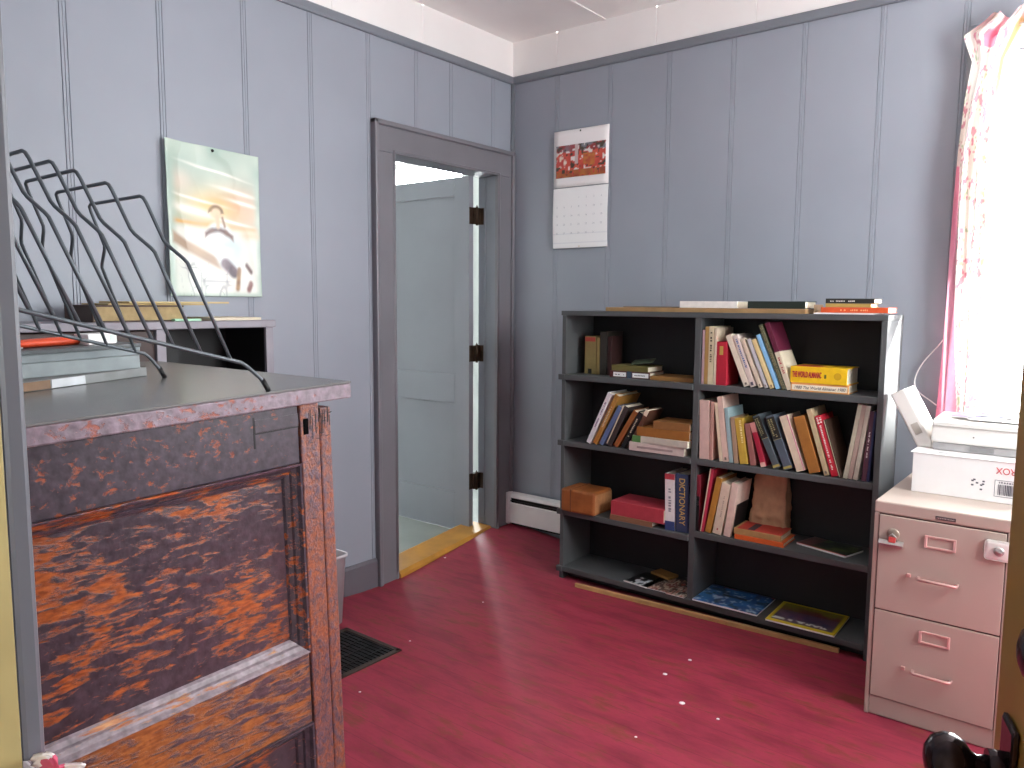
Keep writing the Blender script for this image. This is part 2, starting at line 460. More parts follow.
for z in (1.83, 1.062, .324):
    h = MB()
    h.box(-.001, .0015, .001, .034, z - .046, z + .046, .0005)
    h.box(-.004, .040, .0805, .0835, z - .046, z + .046, .0005)
    h.tube([(.012, .052, z - .052), (.012, .052, z + .052)], .0075, 10)
    h.tube([(.012, .052, z + .052), (.012, .052, z + .062)], [.004, .001], 8)
    h.box(.0, .012, .030, .050, z - .046, z + .046); h.box(.006, .014, .052, .082, z - .046, z + .046)
    h.build('hinge', M_brass, d1)
k = MB(); k.lathe([(.004, 0), (.024, .002), (.024, .006), (.010, .010), (.010, .03), (.022, .038), (.027, .05), (.022, .062), (.002, .066)], 20,
                  Matrix.Translation((-W + .065, 0, .95)) @ Matrix.Rotation(PI / 2, 4, 'X'))
k.build('door_knob', M_brass, d1)

# the hall behind the doorway
HX0, HX1, HY0, HY1, HZ = -5.1, XL - .118, 1.6, 4.55, 2.6
M_hall = mat('d2d4d2', .5, vary=.03, scale=3, name='pale_hall_paint')
M_hallfloor = mat('949a96', .4, vary=.12, scale=5, name='grey_green_hall_floor')
q = MB(); q.box(HX0, HX1 - .02, HY0, HY1, -.08, .012); struct(q.build('floor_hall', M_hallfloor), 'grey-green painted hall floor', 'floor')
HW = (-5.0, -4.10, .75, 2.50)
def hallP(u, d, z): return (u, HY1 - d, z)
struct(board_wall('wall_hall_end', None, HX0, HX1, -.08, HZ, [], [HW], hallP, M_hall), 'pale end wall of the hall with its window', 'wall')
struct(board_wall('wall_hall_far', None, HY0, HY1, -.08, HZ, [], [], lambda u, d, z: (HX0 + d, u, z), M_hall), 'pale far wall of the hall', 'wall')
struct(board_wall('wall_hall_near', None, HX0, HX1, -.08, HZ, [], [], lambda u, d, z: (u, HY0 + d, z), M_hall), 'pale near end wall of the hall', 'wall')
struct(board_wall('wall_hall_room', None, HY0, HY1, -.08, HZ, [], [(Y0 - .02, Y1 + .02, -.2, ZT + .02)], lambda u, d, z: (HX1 - d, u, z), M_hall), 'pale hall side of the doorway wall', 'wall')
q = MB(); q.quad([(HX0, HY0, HZ), (HX1, HY0, HZ), (HX1, HY1, HZ), (HX0, HY1, HZ)]); struct(q.build('ceiling_hall', M_hall), 'white hall ceiling', 'ceiling')

# windows
def window(name, P, u0, u1, z0, z1, label, mc, sill=True):
    """P(u, d, z): d>0 into the room"""
    root = thing(name, label, 'window', kind='structure')
    def bx(mb, a, b, d0, d1, c, d):
        p, q = P(a, d0, c), P(b, d1, d)
        mb.box(min(p[0], q[0]), max(p[0], q[0]), min(p[1], q[1]), max(p[1], q[1]), c, d, .002)
    cw = .088
    mb = MB()
    bx(mb, u0 - cw, u0, 0, .02, z0, z1); bx(mb, u1, u1 + cw, 0, .02, z0, z1); bx(mb, u0 - cw, u1 + cw, 0, .022, z1, z1 + cw)
    for a, b in ((u0 - .02, u0), (u1, u1 + .02)): bx(mb, a, b, -.12, .0, z0, z1)
    bx(mb, u0 - .02, u1 + .02, -.12, 0, z1, z1 + .02); bx(mb, u0 - .02, u1 + .02, -.12, 0, z0 - .02, z0)
    mb.build('window_frame', mc, root)
    if sill:
        mb = MB(); bx(mb, u0 - cw - .02, u1 + cw + .02, -.02, .05, z0 - .025, z0); bx(mb, u0 - cw, u1 + cw, 0, .018, z0 - .11, z0 - .025)
        mb.build('window_sill', mc, root)
    zm = (z0 + z1) / 2
    for (a, b, d) in ((z0, zm + .02, -.05), (zm - .02, z1, -.085)):
        mb = MB(); s = .042
        bx(mb, u0, u0 + s, d - .03, d, a, b); bx(mb, u1 - s, u1, d - .03, d, a, b); bx(mb, u0 + s, u1 - s, d - .03, d, a, a + s); bx(mb, u0 + s, u1 - s, d - .03, d, b - s, b)
        sh = mb.build('sash', M_white, root)
        g = MB(); p, q = P(u0 + s - .003, d - .017, a + s), P(u1 - s + .003, d - .013, b - s)
        g.box(min(p[0], q[0]), max(p[0], q[0]), min(p[1], q[1]), max(p[1], q[1]), a + s - .003, b - s + .003)
        g.build('pane', M_glass, sh)
    return root
window('window_1', lambda u, d, z: (u, YB - d, z), *WIN1, 'bright window in the back wall behind the floral curtain', M_trim)
window('window_2', lambda u, d, z: (XR - d, u, z), *WIN2, 'sunny window in the right wall, out of the picture', M_trim)
window('window_3', hallP, *HW, 'bright hall window beyond the open door', M_hall, sill=False)

# doorway in the front wall: varnished jambs, grey casing whose left leg stops above a ledge
FX0, FX1, FT = FDOOR[0], FDOOR[1], FDOOR[3]
jb = MB()
jb.box(FX0 - .02, FX0, .06, YF, -.05, FT, .001); jb.box(FX1, FX1 + .02, .06, YF, -.05, FT, .001); jb.box(FX0 - .02, FX1 + .02, .06, YF, FT, FT + .02, .001)
struct(jb.build('trim_10', mat('b0a070', .45, vary=.18, scale=7, name='yellow_varnished_jamb')), 'yellowish wooden jamb at the left edge of the view', 'door jamb')
cs = MB()
cs.box(FX0 - .11, FX0, YF, YF + .0165, 1.006, FT, .004)
cs.box(FX1, FX1 + .11, YF, YF + .0165, 0, FT, .004); cs.box(FX0 - .11, FX1 + .11, YF, YF + .0165, FT, FT + .11, .004)
struct(cs.build('trim_11', mat('62636b', .4, vary=.1, scale=6, name='grey_front_casing_paint')), 'grey painted casing strip at the left edge of the view', 'door casing')
cs = MB(); cs.box(FX0 - .11, FX0 - .004, YF, YF + .012, 0, .995, .003)
struct(cs.build('trim_12', mat('b9b2b4', .5, name='pale_lower_casing')), 'pale lower casing board by the left doorway edge', 'door casing')

# room behind the camera
q = MB()
q.quad([(-1.6, -2, -.02), (1.6, -2, -.02), (1.6, .06, -.02), (-1.6, .06, -.02)])
struct(q.build('floor_entry', M_oak), 'wooden floor of the entry behind the doorway', 'floor')
q = MB()
q.quad([(-1.6, -2, -.05), (1.6, -2, -.05), (1.6, -2, 2.8), (-1.6, -2, 2.8)]); q.quad([(-1.6, -2, -.05), (-1.6, .08, -.05), (-1.6, .08, 2.8), (-1.6, -2, 2.8)]); EW = (-1.25, -.65, 1.0, 2.0)
for a, b, c, d in ((-2, EW[0], -.05, 2.8), (EW[1], .08, -.05, 2.8), (EW[0], EW[1], -.05, EW[2]), (EW[0], EW[1], EW[3], 2.8)):
    q.quad([(1.6, a, c), (1.6, b, c), (1.6, b, d), (1.6, a, d)])
q.quad([(-1.6, .06, -.05), (FX0 - .02, .06, -.05), (FX0 - .02, .06, 2.8), (-1.6, .06, 2.8)]); q.quad([(FX1 + .02, .06, -.05), (1.6, .06, -.05), (1.6, .06, 2.8), (FX1 + .02, .06, 2.8)])
q.quad([(FX0 - .02, .06, FT + .02), (FX1 + .02, .06, FT + .02), (FX1 + .02, .06, 2.8), (FX0 - .02, .06, 2.8)])
struct(q.build('wall_entry', M_hall), 'pale walls of the entry behind the doorway', 'wall')
q = MB(); q.quad([(-1.6, -2, 2.8), (1.6, -2, 2.8), (1.6, .08, 2.8), (-1.6, .08, 2.8)]); struct(q.build('ceiling_entry', M_hall), 'white ceiling of the entry', 'ceiling')

window('window_4', lambda u, d, z: (1.6 - d, u, z), *EW, 'entry window behind the viewer, out of the picture', M_trim)

# the open door at the right edge of the view
E0 = Vector((-.070, .800, 0)); dirh = Vector((.31, -.951, 0)).normalized()
d2 = thing('door_2', 'varnished brown door with dark knob at the right edge', 'door', (E0.x, E0.y, 0), kind='structure')
d2.rotation_euler = (0, 0, math.atan2(-dirh.y, -dirh.x))      # local -x runs from free edge to the hinge
# local +y must point away from the seen face
lf = MB(); door_leaf(lf, .725, .01, 2.03, .035, (1.15, 1.90), (.22, .88), .11)
leaf = lf.build('door_leaf', M_dooroak, d2)
for v in leaf.data.vertices: v.co.y -= .035
M_knob = mat('33262a', .18, metal=.55, vary=.15, scale=20, name='dark_bronze')
k = MB(); T = Matrix.Translation((-.062, 0, .962)) @ Matrix.Rotation(-PI / 2, 4, 'X')
k.lathe([(.004, .016), (.010, .016), (.0085, .026), (.011, .030), (.018, .035), (.0225, .043), (.0225, .051), (.018, .060), (.010, .065), (.002, .0665)], 28, T)
k.build('door_knob', M_knob, d2)
k = MB(); k.box(-.082, -.042, 0, .006, .915, 1.005, .004); k.tube([(-.062, .005, .962), (-.062, .018, .962)], .015, 16); k.build('rosette_plate', M_knob, d2)
k = MB(); T = Matrix.Translation((-.106, 0, 1.083)) @ Matrix.Rotation(-PI / 2, 4, 'X')
k.lathe([(.023, 0), (.023, .004), (.018, .009), (.010, .012), (.002, .013)], 24, T); k.build('lock_escutcheon', M_knob, d2)

# ------------------------------------------------------------------ bookcase
BX0, BX1, BY0, BY1, BZ = -2.117, -.684, 3.052, 3.300, 1.314
bc = thing('bookcase', 'wide charcoal grey two-column bookcase full of books at the back wall', 'bookcase', (BX0, BY0, 0))
def part(mb, name, m, root):
    o = mb.build(name, m)
    off = root.location
    for v in o.data.vertices: v.co -= off
    o.parent = root
    return o
TH = .021
for a in (BX0, BX1 - TH): part(MB().box(a, a + TH, BY0, BY1, 0, BZ - .022, .0015), 'side_panel', M_shelf, bc)
part(MB().box(BX0 - .006, BX1 + .001, BY0 - .002, BY1, BZ - .022, BZ, .002), 'top_board', M_shelf, bc)
DV0, DV1 = -1.436, -1.410
part(MB().box(DV0, DV1, BY0 + .002, BY1 - .006, .066, BZ - .022, .001), 'divider', M_shelf, bc)
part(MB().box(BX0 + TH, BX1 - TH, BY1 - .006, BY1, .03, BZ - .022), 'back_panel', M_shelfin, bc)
for z in (1.011, .691, .350):
    mb = MB(); mb.box(BX0 + TH, DV0, BY0 - .008, BY1 - .006, z - .026, z, .002); mb.box(BX0 - .014, BX0 + TH, BY0 - .010, BY0 + .012, z - .026, z, .002)
    part(mb, 'shelf', M_shelf, bc)
for z in (1.012, .690, .372):
    part(MB().box(DV1, BX1 - TH, BY0 - .002, BY1 - .006, z - .026, z, .002), 'shelf', M_shelf, bc)
mb = MB(); mb.box(BX0 + TH, BX1 - TH, BY0 - .008, BY1 - .006, .040, .066, .003); mb.box(BX0 - .014, BX0 + TH, BY0 - .012, BY0 + .014, .036, .066, .006)
part(mb, 'bottom_shelf', M_shelf, bc)
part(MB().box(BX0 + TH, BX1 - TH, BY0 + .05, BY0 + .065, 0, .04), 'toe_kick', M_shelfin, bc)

# ------------------------------------------------------------------ books
def glyphs(mb, length, height, seed, along='z', x0=0, z0=0, y=-.0009, rows=1, gap=.45):
    """a run of small unreadable marks standing for spine lettering"""
    rnd = random.Random(seed); t = 0.0
    for r in range(rows):
        t = 0.0
        while t < length:
            w = height * rnd.uniform(.35, .9)
            if rnd.random() > .16:
                hh = height * rnd.uniform(.7, 1.0); o = r * height * 1.5
                if along == 'z': mb.box(x0 + o, x0 + o + hh, y, 0, z0 - t - w, z0 - t)
                else: mb.box(x0 + t, x0 + t + w, y, 0, z0 + o, z0 + o + hh)
            t += w + height * gap * rnd.uniform(.5, 1.2)
    return mb

def cover_of(c): return mat(c, .55, vary=.10, scale=35, name='book_cover_' + c)

def standing_book(shelf, ys, z, x, th, w, h, c, d, style, label, group):
    d = min(d, BY1 - .008 - ys - .002)
    root = thing('book', label, 'book', (x, ys, z + .0004), (0, th, 0), group)
    a, b = (-w, 0.0) if th > 0 else (0.0, w)
    t = min(.0025, w * .22)
    mb = MB(); cm = cover_of(c)
    mb.box(a, a + t, .0005, d, 0, h, .0004, seg=1); mb.box(b - t, b, .0005, d, 0, h, .0004, seg=1)
    mb.box(a, b, 0, t + .001, 0, h, min(.002, t * .7))
    mb.build('cover', cm, root)
    MB().box(a + t, b - t, t, d - .004, .003, h - .004).build('page_block', M_page, root)
    m = (a + b) / 2
    def deco(name, m_, fn):
        q = MB(); fn(q); return q.build(name, m_, root)
    f = lambda x0, x1, z0, z1, q: q.box(x0, x1, -.0008, .001, z0, z1)
    if style == 'redtop':
        deco('spine_label', mat('a8443a', .6), lambda q: f(a + .002, b - .004, h * .86, h * .97, q))
        deco('spine_patch', M_black, lambda q: f(m - w * .18, m + w * .14, 0.002, h * .14, q))
    elif style == 'palerim':
        deco('spine_edge', M_pale, lambda q: f(a, a + w * .22, .004, h, q))
    elif style == 'creamtop':
        deco('spine_label', M_pale, lambda q: f(a, b, h * .86, h, q))
    elif style == 'marks':
        mk = mat('7a6a86', .6) if c == 'e4dfe2' else M_pale
        deco('spine_lettering', mk, lambda q: glyphs(q, h * .5, w * .3, label, x0=m - w * .15, z0=h * .82))
    elif style == 'dict':
        deco('spine_band', mat('b8404c', .6), lambda q: f(a, b, h * .90, h, q))
        deco('spine_foot', mat('39487a', .6), lambda q: f(a, b, 0, h * .16, q))
        deco('spine_lettering', mat('8a8890', .6), lambda q: glyphs(q, h * .46, w * .28, label, x0=m - w * .12, z0=h * .74))
    elif style == 'dictionary':
        lettering('spine_title', 'DICTIONARY', w * .62, M_gold, root, (m, -.0006, h * .53), (PI / 2, PI / 2, 0), width=h * .80)
    elif style == 'lettersdown':
        deco('spine_lettering', mat('4a4238', .7), lambda q: glyphs(q, h * .5, w * .42, label, x0=m - w * .2, z0=h * .9))
    elif style == 'goldlabel':
        deco('spine_label', mat('b99a4c', .5), lambda q: f(m - w * .22, m + w * .12, h * .70, h * .90, q))
    elif style == 'foot':
        deco('spine_mark', mat('7a6c62', .7), lambda q: f(m - w * .16, m + w * .18, h * .03, h * .07, q))
    elif style == 'letters':
        deco('spine_lettering', mat('5a6a9c', .7), lambda q: glyphs(q, h * .55, w * .34, label, x0=m - w * .15, z0=h * .92))
        deco('spine_mark', mat('4a4a58', .7), lambda q: f(m - w * .2, m + w * .2, h * .03, h * .09, q))
    elif style == 'gilt':
        deco('spine_lettering', mat('8e8a6a', .6), lambda q: glyphs(q, h * .9, w * .3, label, x0=m - w * .3, z0=h * .97, rows=2))
    elif style == 'maroontop':
        deco('jacket_band', M_pale, lambda q: q.box(a - .0004, b + .0004, -.0006, d - .002, 0, h * .56))
        deco('spine_lettering', mat('b0424a', .6), lambda q: glyphs(q, h * .24, w * .42, label, x0=m - w * .2, z0=h * .48, y=-.0012))
    elif style == 'lettersgold':
        deco('spine_lettering', mat('e6d79a', .6), lambda q: glyphs(q, h * .5, w * .26, label, x0=m + w * .04, z0=h * .95))
    elif style == 'pinktop':
        deco('spine_band', mat('c2837e', .6), lambda q: f(a, b, h * .78, h, q))
        deco('spine_foot', mat('d9b0a0', .6), lambda q: f(a, b, 0, h * .10, q))
    elif style == 'classic':
        blk = deco('title_block', mat('242420', .5), lambda q: f(a, b, h * .56, h * .97, q))
        q = MB(); glyphs(q, h * .33, w * .2, label, x0=m - w * .33, z0=h * .94, y=-.0014, rows=2)
        q.box(a, b, -.0014, 0, h * .555, h * .565); q.build('spine_lettering', mat('9a9068', .5), root)
        deco('spine_foot', mat('b3a05a', .6), lambda q: f(a, b, .004, h * .06, q))
    elif style == 'pinkrim':
        deco('spine_edge', mat('d690a0', .6), lambda q: f(b - w * .12, b, 0, h, q))
    elif style == 'lettersdown_w':
        deco('spine_lettering', M_inkw, lambda q: glyphs(q, h * .72, w * .26, label, x0=m - w * .13, z0=h * .84))
        deco('spine_mark', M_inkw, lambda q: glyphs(q, h * .1, w * .3, label + 'b', x0=m - w * .3, z0=h * .97, rows=2))
    elif style == 'letters_w':
        deco('spine_lettering', M_inkw, lambda q: glyphs(q, h * .4, w * .3, label, x0=m - w * .15, z0=h * .72))
    elif style == 'blackfoot':
        deco('spine_foot', M_black, lambda q: f(a, b, 0, h * .62, q)); deco('spine_mark', M_inkw, lambda q: f(m - w * .2, m + w * .2, h * .46, h * .54, q))
    elif style == 'paleleft':
        deco('spine_edge', M_pale, lambda q: f(a, a + w * .3, 0, h, q))
    elif style == 'blackside':
        deco('cover_panel', M_black, lambda q: q.box(b - .001, b + .0006, .02, d, 0, h * .6))
    elif style == 'lettersfaint':
        deco('spine_lettering', mat('b09c90', .7), lambda q: glyphs(q, h * .4, w * .16, label, x0=m, z0=h * .75))
        deco('spine_mark', mat('b06060', .7), lambda q: f(m - w * .08, m + w * .08, h * .08, h * .12, q))
    return root

def lying_book(x0, x1, y, z, t, c, d, style, label, group, rz=0.0, name='book', cat='book'):
    root = thing(name, label, cat, (x0, y, z + .0004), (0, 0, rz), group)
    L = x1 - x0; b = min(.0026, t * .2); cm = cover_of(c)
    mb = MB(); mb.box(0, L, .0005, d, 0, b, .0004, seg=1); mb.box(0, L, .0005, d, t - b, t, .0004, seg=1); mb.box(0, L, 0, b + .001, 0, t, min(.002, b * .7))
    mb.build('cover', cm, root)
    MB().box(.004, L - .004, b, d - .004, b, t - b).build('page_block', M_page, root)
    f = lambda a, e, z0, z1, q: q.box(a, e, -.0008, .001, z0, z1)
    if style == 'twolabels':
        q = MB(); f(L * .10, L * .42, t * .16, t * .82, q); f(L * .58, L * .97, t * .16, t * .82, q); q.build('spine_label', M_card, root)
        q = MB(); f(L * .44, L * .56, 0, t, q); q.build('spine_band', mat('3a4658', .6), root)
        q = MB(); glyphs(q, L * .22, t * .18, label, 'x', L * .14, t * .4, -.0012); glyphs(q, L * .25, t * .18, label + 'k', 'x', L * .63, t * .4, -.0012); q.build('spine_lettering', M_ink, root)
    elif style == 'greenend':
        q = MB(); f(0, L * .16, 0, t, q); q.build('spine_band', mat('5c8a4c', .6), root)
    elif style == 'streak':
        q = MB(); f(L * .15, L * .8, t * .35, t * .6, q); q.build('spine_band', mat('9c8a88', .6), root)
    elif style == 'worldband':
        q = MB(); f(L * .02, L * .98, t * .16, t * .80, q); q.build('spine_band', mat('eee2c8', .6), root)
        lettering('spine_title', '1980 The World Almanac 1980', t * .5, M_ink, root, (L * .5, -.0010, t * .46), (PI / 2, 0, 0), width=L * .88, shear=.25)
    elif style == 'almanac':
        lettering('spine_title', 'THE WORLD ALMANAC', t * .50, M_red, root, (L * .30, -.0006, t * .50), (PI / 2, 0, 0), width=L * .52, depth=.0006, bold=.0008)
        q = MB(); glyphs(q, L * .04, t * .28, label, 'x', L * .61, t * .34, rows=1); q.build('spine_mark', mat('6a6a30', .6), root)
        q = MB(); q.lathe([(t * .22, 0), (t * .22, .0006)], 16, Matrix.Translation((L * .84, 0, t * .5)) @ Matrix.Rotation(PI / 2, 4, 'X')); q.build('spine_emblem', mat('c79a18', .6), root)
        q = MB(); q.box(L * .06, L * .5, .01, d * .7, t, t + .0006); q.build('cover_panel', mat('b4442c', .6), root)
    elif style == 'redcover':
        q = MB(); q.box(L * .06, L * .99, .004, d - .004, t, t + .0008); pn = q.build('cover_panel', mat('b23a30', .55), root)
        q = MB(); q.box(L * .28, L * .42, .01, d * .8, t + .0008, t + .0012); q.build('cover_stripe', mat('3a3038', .6), pn)
    elif style == 'orangetitle':
        q = MB(); glyphs(q, L * .42, t * .34, label, 'x', L * .30, t * .34); q.build('spine_lettering', mat('f0a878', .6), root)
    elif style == 'palelettering':
        q = MB(); glyphs(q, L * .5, t * .3, label, 'x', L * .1, t * .34); q.build('spine_lettering', M_inkw, root)
    return root
GROUPS = {'L1': 'books in the upper left compartment', 'L2': 'books in the second left compartment', 'L3': 'books in the lower left compartment',
          'R1': 'books in the upper right compartment', 'R2': 'books in the middle right compartment', 'R3': 'books in the lower right compartment'}
STANDING = [
    ('L1', 3.140, 1.011, -2.0452, 0.000, 0.0628, 0.182, '8a7a4c', 0.16, 'redtop', 'tan book with a red spine patch, first upright book in the upper left compartment'),
    ('L1', 3.140, 1.011, -1.9781, 0.000, 0.0161, 0.177, '8a7648', 0.16, 'plain', 'very thin khaki book beside the tan red-topped one in the upper left compartment'),
    ('L1', 3.140, 1.011, -1.9596, 0.000, 0.0369, 0.205, '34302a', 0.17, 'plain', 'tall dark grey book standing in the upper left compartment, tallest of its row'),
    ('L1', 3.140, 1.011, -1.9185, 0.000, 0.0237, 0.184, '38201e', 0.09, 'plain', 'dark maroon book ending the upright row in the upper left compartment'),
    ('L2', 3.045, 0.691, -1.9459, 0.434, 0.0229, 0.268, 'e4dfe2', 0.17, 'marks', 'white book leaning right, first of the leaning row in the second left compartment'),
    ('L2', 3.045, 0.691, -1.9099, 0.459, 0.0238, 0.264, 'a87838', 0.20, 'marks', 'tan-brown leaning book just right of the white one in the second left compartment'),
    ('L2', 3.045, 0.691, -1.8770, 0.492, 0.0222, 0.211, '5d6e94', 0.15, 'plain', 'faded blue leaning book in the second left compartment'),
    ('L2', 3.045, 0.691, -1.8326, 0.435, 0.0277, 0.209, '3c3432', 0.15, 'palerim', 'dark leaning book with a pale edge in the second left compartment'),
    ('L2', 3.045, 0.691, -1.7992, 0.538, 0.0233, 0.199, '8e5428', 0.14, 'plain', 'rust brown leaning book in the second left compartment'),
    ('L2', 3.045, 0.691, -1.7597, 0.486, 0.0223, 0.190, '1c1a1c', 0.14, 'marks', 'black leaning book with small pale marks in the second left compartment'),
    ('L2', 3.045, 0.691, -1.7312, 0.467, 0.0178, 0.205, '5a3a2c', 0.14, 'creamtop', 'dark brown book with a cream top, rightmost leaning in the second left compartment'),
    ('L3', 3.062, 0.350, -1.5547, -0.030, 0.0467, 0.253, 'e6e0de', 0.17, 'dict', 'white paperback with red top and blue foot beside the navy dictionary'),
    ('L3', 3.062, 0.350, -1.5036, -0.031, 0.0617, 0.259, '34405f', 0.19, 'dictionary', 'thick navy book lettered DICTIONARY standing against the divider'),
    ('R1', 3.062, 1.012, -1.4053, 0.000, 0.0100, 0.229, 'b89aa0', 0.15, 'plain', 'very thin pinkish book standing against the divider in the upper right compartment'),
    ('R1', 3.062, 1.012, -1.3935, 0.000, 0.0156, 0.243, 'a88650', 0.16, 'plain', 'thin ochre-brown book, second from the divider in the upper right compartment'),
    ('R1', 3.062, 1.012, -1.3763, 0.000, 0.0224, 0.245, 'cdbfa0', 0.17, 'lettersdown', 'cream book with dark vertical lettering in the upper right compartment'),
    ('R1', 3.062, 1.012, -1.3512, 0.000, 0.0098, 0.239, 'd8c4ac', 0.17, 'plain', 'narrow beige book touching the red one in the upper right compartment'),
    ('R1', 3.062, 1.012, -1.3396, 0.000, 0.0452, 0.182, 'b02236', 0.13, 'goldlabel', 'bright red upright book with a small gold label in the upper right compartment'),
    ('R1', 3.062, 1.012, -1.2167, -0.401, 0.0240, 0.224, 'e2d3c0', 0.15, 'foot', 'broad cream book leaning left, first of the slanting row in the upper right compartment'),
    ('R1', 3.062, 1.012, -1.1892, -0.391, 0.0232, 0.224, 'dccbc2', 0.16, 'letters', 'pale book with blue spine lettering in the upper right slanting row'),
    ('R1', 3.062, 1.012, -1.1552, -0.413, 0.0166, 0.212, 'd9c7b2', 0.14, 'foot', 'cream book with a dark dot at its foot between pale lettered and grey books'),
    ('R1', 3.062, 1.012, -1.1309, -0.397, 0.0144, 0.211, 'c3c0c4', 0.14, 'foot', 'light grey book in the middle of the upper right slanting row'),
    ('R1', 3.062, 1.012, -1.1088, -0.409, 0.0177, 0.211, 'e6cf98', 0.14, 'foot', 'pale yellow book just left of the light blue one'),
    ('R1', 3.062, 1.012, -1.0846, -0.403, 0.0168, 0.232, '8cbfe6', 0.14, 'plain', 'light blue book in the slanting row of the upper right compartment'),
    ('R1', 3.062, 1.012, -1.0606, -0.398, 0.0160, 0.274, '5a5a44', 0.16, 'gilt', 'tall olive green book with a speckled spine in the upper right compartment'),
    ('R1', 3.062, 1.012, -1.0393, -0.376, 0.0195, 0.280, '5e1c34', 0.15, 'maroontop', 'book with maroon upper half and cream lower spine, last of the upper right slanting row'),
    ('R2', 3.062, 0.690, -1.4238, 0.000, 0.0133, 0.256, 'c8b494', 0.15, 'plain', 'thin buff book touching the divider in the middle right compartment'),
    ('R2', 3.062, 0.690, -1.4022, -0.030, 0.0438, 0.253, 'd2b2a8', 0.17, 'plain', 'wide dusty pink book standing second from the divider in the middle right compartment'),
    ('R2', 3.062, 0.690, -1.3578, 0.000, 0.0138, 0.249, 'b98c80', 0.17, 'plain', 'thin book with a frayed reddish spine in the middle right compartment'),
    ('R2', 3.062, 0.690, -1.3112, -0.130, 0.0138, 0.249, 'e0ccb0', 0.15, 'plain', 'slim cream book leaning beside the tall pinkish-cream one'),
    ('R2', 3.062, 0.690, -1.2949, -0.137, 0.0237, 0.276, 'd6b8aa', 0.17, 'foot', 'tall pinkish-cream book leaning in the middle right compartment, with a mark at its foot'),
    ('R2', 3.062, 0.690, -1.2673, -0.138, 0.0161, 0.230, '98b0b4', 0.16, 'plain', 'pale blue-grey book leaning in the middle right compartment'),
    ('R2', 3.062, 0.690, -1.2469, -0.128, 0.0181, 0.193, 'a98d74', 0.15, 'plain', 'dull tan book hidden between pale blue and yellow books'),
    ('R2', 3.062, 0.690, -1.2209, -0.165, 0.0339, 0.191, 'c2a040', 0.15, 'lettersgold', 'mustard yellow book with lettered spine in the middle right compartment'),
    ('R2', 3.062, 0.690, -1.1771, -0.186, 0.0226, 0.174, '9a625c', 0.13, 'plain', 'dull rose-brown book leaning right of the mustard yellow one'),
    ('R2', 3.062, 0.690, -1.1328, -0.299, 0.0215, 0.184, 'a02038', 0.13, 'pinktop', 'crimson book with a pink top and foot in the middle right compartment'),
    ('R2', 3.062, 0.690, -1.0801, -0.445, 0.0284, 0.226, '50585e', 0.14, 'classic', 'slate grey book with a black gilt title block, left of its twin'),
    ('R2', 3.062, 0.690, -1.0380, -0.393, 0.0341, 0.224, '535c68', 0.14, 'classic', 'slate grey book with a black gilt title block, right of its twin'),
    ('R2', 3.062, 0.690, -0.9887, -0.355, 0.0338, 0.227, 'dcc8b0', 0.15, 'pinkrim', 'broad cream book with a pink right edge in the middle right compartment'),
    ('R2', 3.062, 0.690, -0.9398, -0.324, 0.0438, 0.228, 'a06a30', 0.16, 'plain', 'wide caramel brown book leaning in the middle right compartment'),
    ('R2', 3.062, 0.690, -0.8830, -0.308, 0.0196, 0.264, 'c0ab88', 0.17, 'foot', 'tall greyish-tan book just left of the red lettered one'),
    ('R2', 3.062, 0.690, -0.8558, -0.315, 0.0237, 0.240, 'c42034', 0.15, 'lettersdown_w', 'bright red book with white spine lettering in the middle right compartment'),
    ('R2', 3.062, 0.690, -0.8260, -0.311, 0.0099, 0.228, '4a3428', 0.15, 'palerim', 'dark brown worn book ending the left-leaning row'),
    ('R2', 3.062, 0.690, -0.7995, 0.142, 0.0151, 0.292, 'c6c0aa', 0.16, 'plain', 'pale grey-green book leaning right, first of five beside the right side panel'),
    ('R2', 3.062, 0.690, -0.7815, 0.132, 0.0156, 0.291, 'b8a094', 0.16, 'plain', 'greyish-pink book, second of the five leaning on the right side panel'),
    ('R2', 3.062, 0.690, -0.7630, 0.122, 0.0155, 0.288, 'c6bcac', 0.16, 'plain', 'off-white book, third of the five leaning on the right side panel'),
    ('R2', 3.062, 0.690, -0.7320, 0.072, 0.0168, 0.268, '5a3644', 0.16, 'letters_w', 'plum coloured book with white lettering near the right side panel'),
    ('R2', 3.062, 0.690, -0.7205, 0.045, 0.0094, 0.267, '2a3054', 0.16, 'plain', 'thin navy book leaning last against the right side panel'),
    ('R3', 3.062, 0.372, -1.4088, 0.000, 0.0139, 0.246, '7c2030', 0.15, 'blackfoot', 'narrow dark red book with black foot beside the divider in the lower right compartment'),
    ('R3', 3.062, 0.372, -1.3726, 0.131, 0.0154, 0.282, 'b83048', 0.16, 'paleleft', 'slim crimson book with a pale left edge in the lower right compartment'),
    ('R3', 3.062, 0.372, -1.3406, 0.180, 0.0259, 0.249, 'b07a34', 0.16, 'plain', 'golden brown book leaning in the lower right compartment'),
    ('R3', 3.062, 0.372, -1.2940, 0.161, 0.0389, 0.228, 'd6c2ac', 0.15, 'lettersfaint', 'cream book with a red foot mark standing near the brown paper bag'),
    ('R3', 3.062, 0.372, -1.2540, 0.126, 0.0287, 0.234, 'dcc0b2', 0.15, 'blackside', 'pinkish cream book nearest to the brown paper bag'),
]
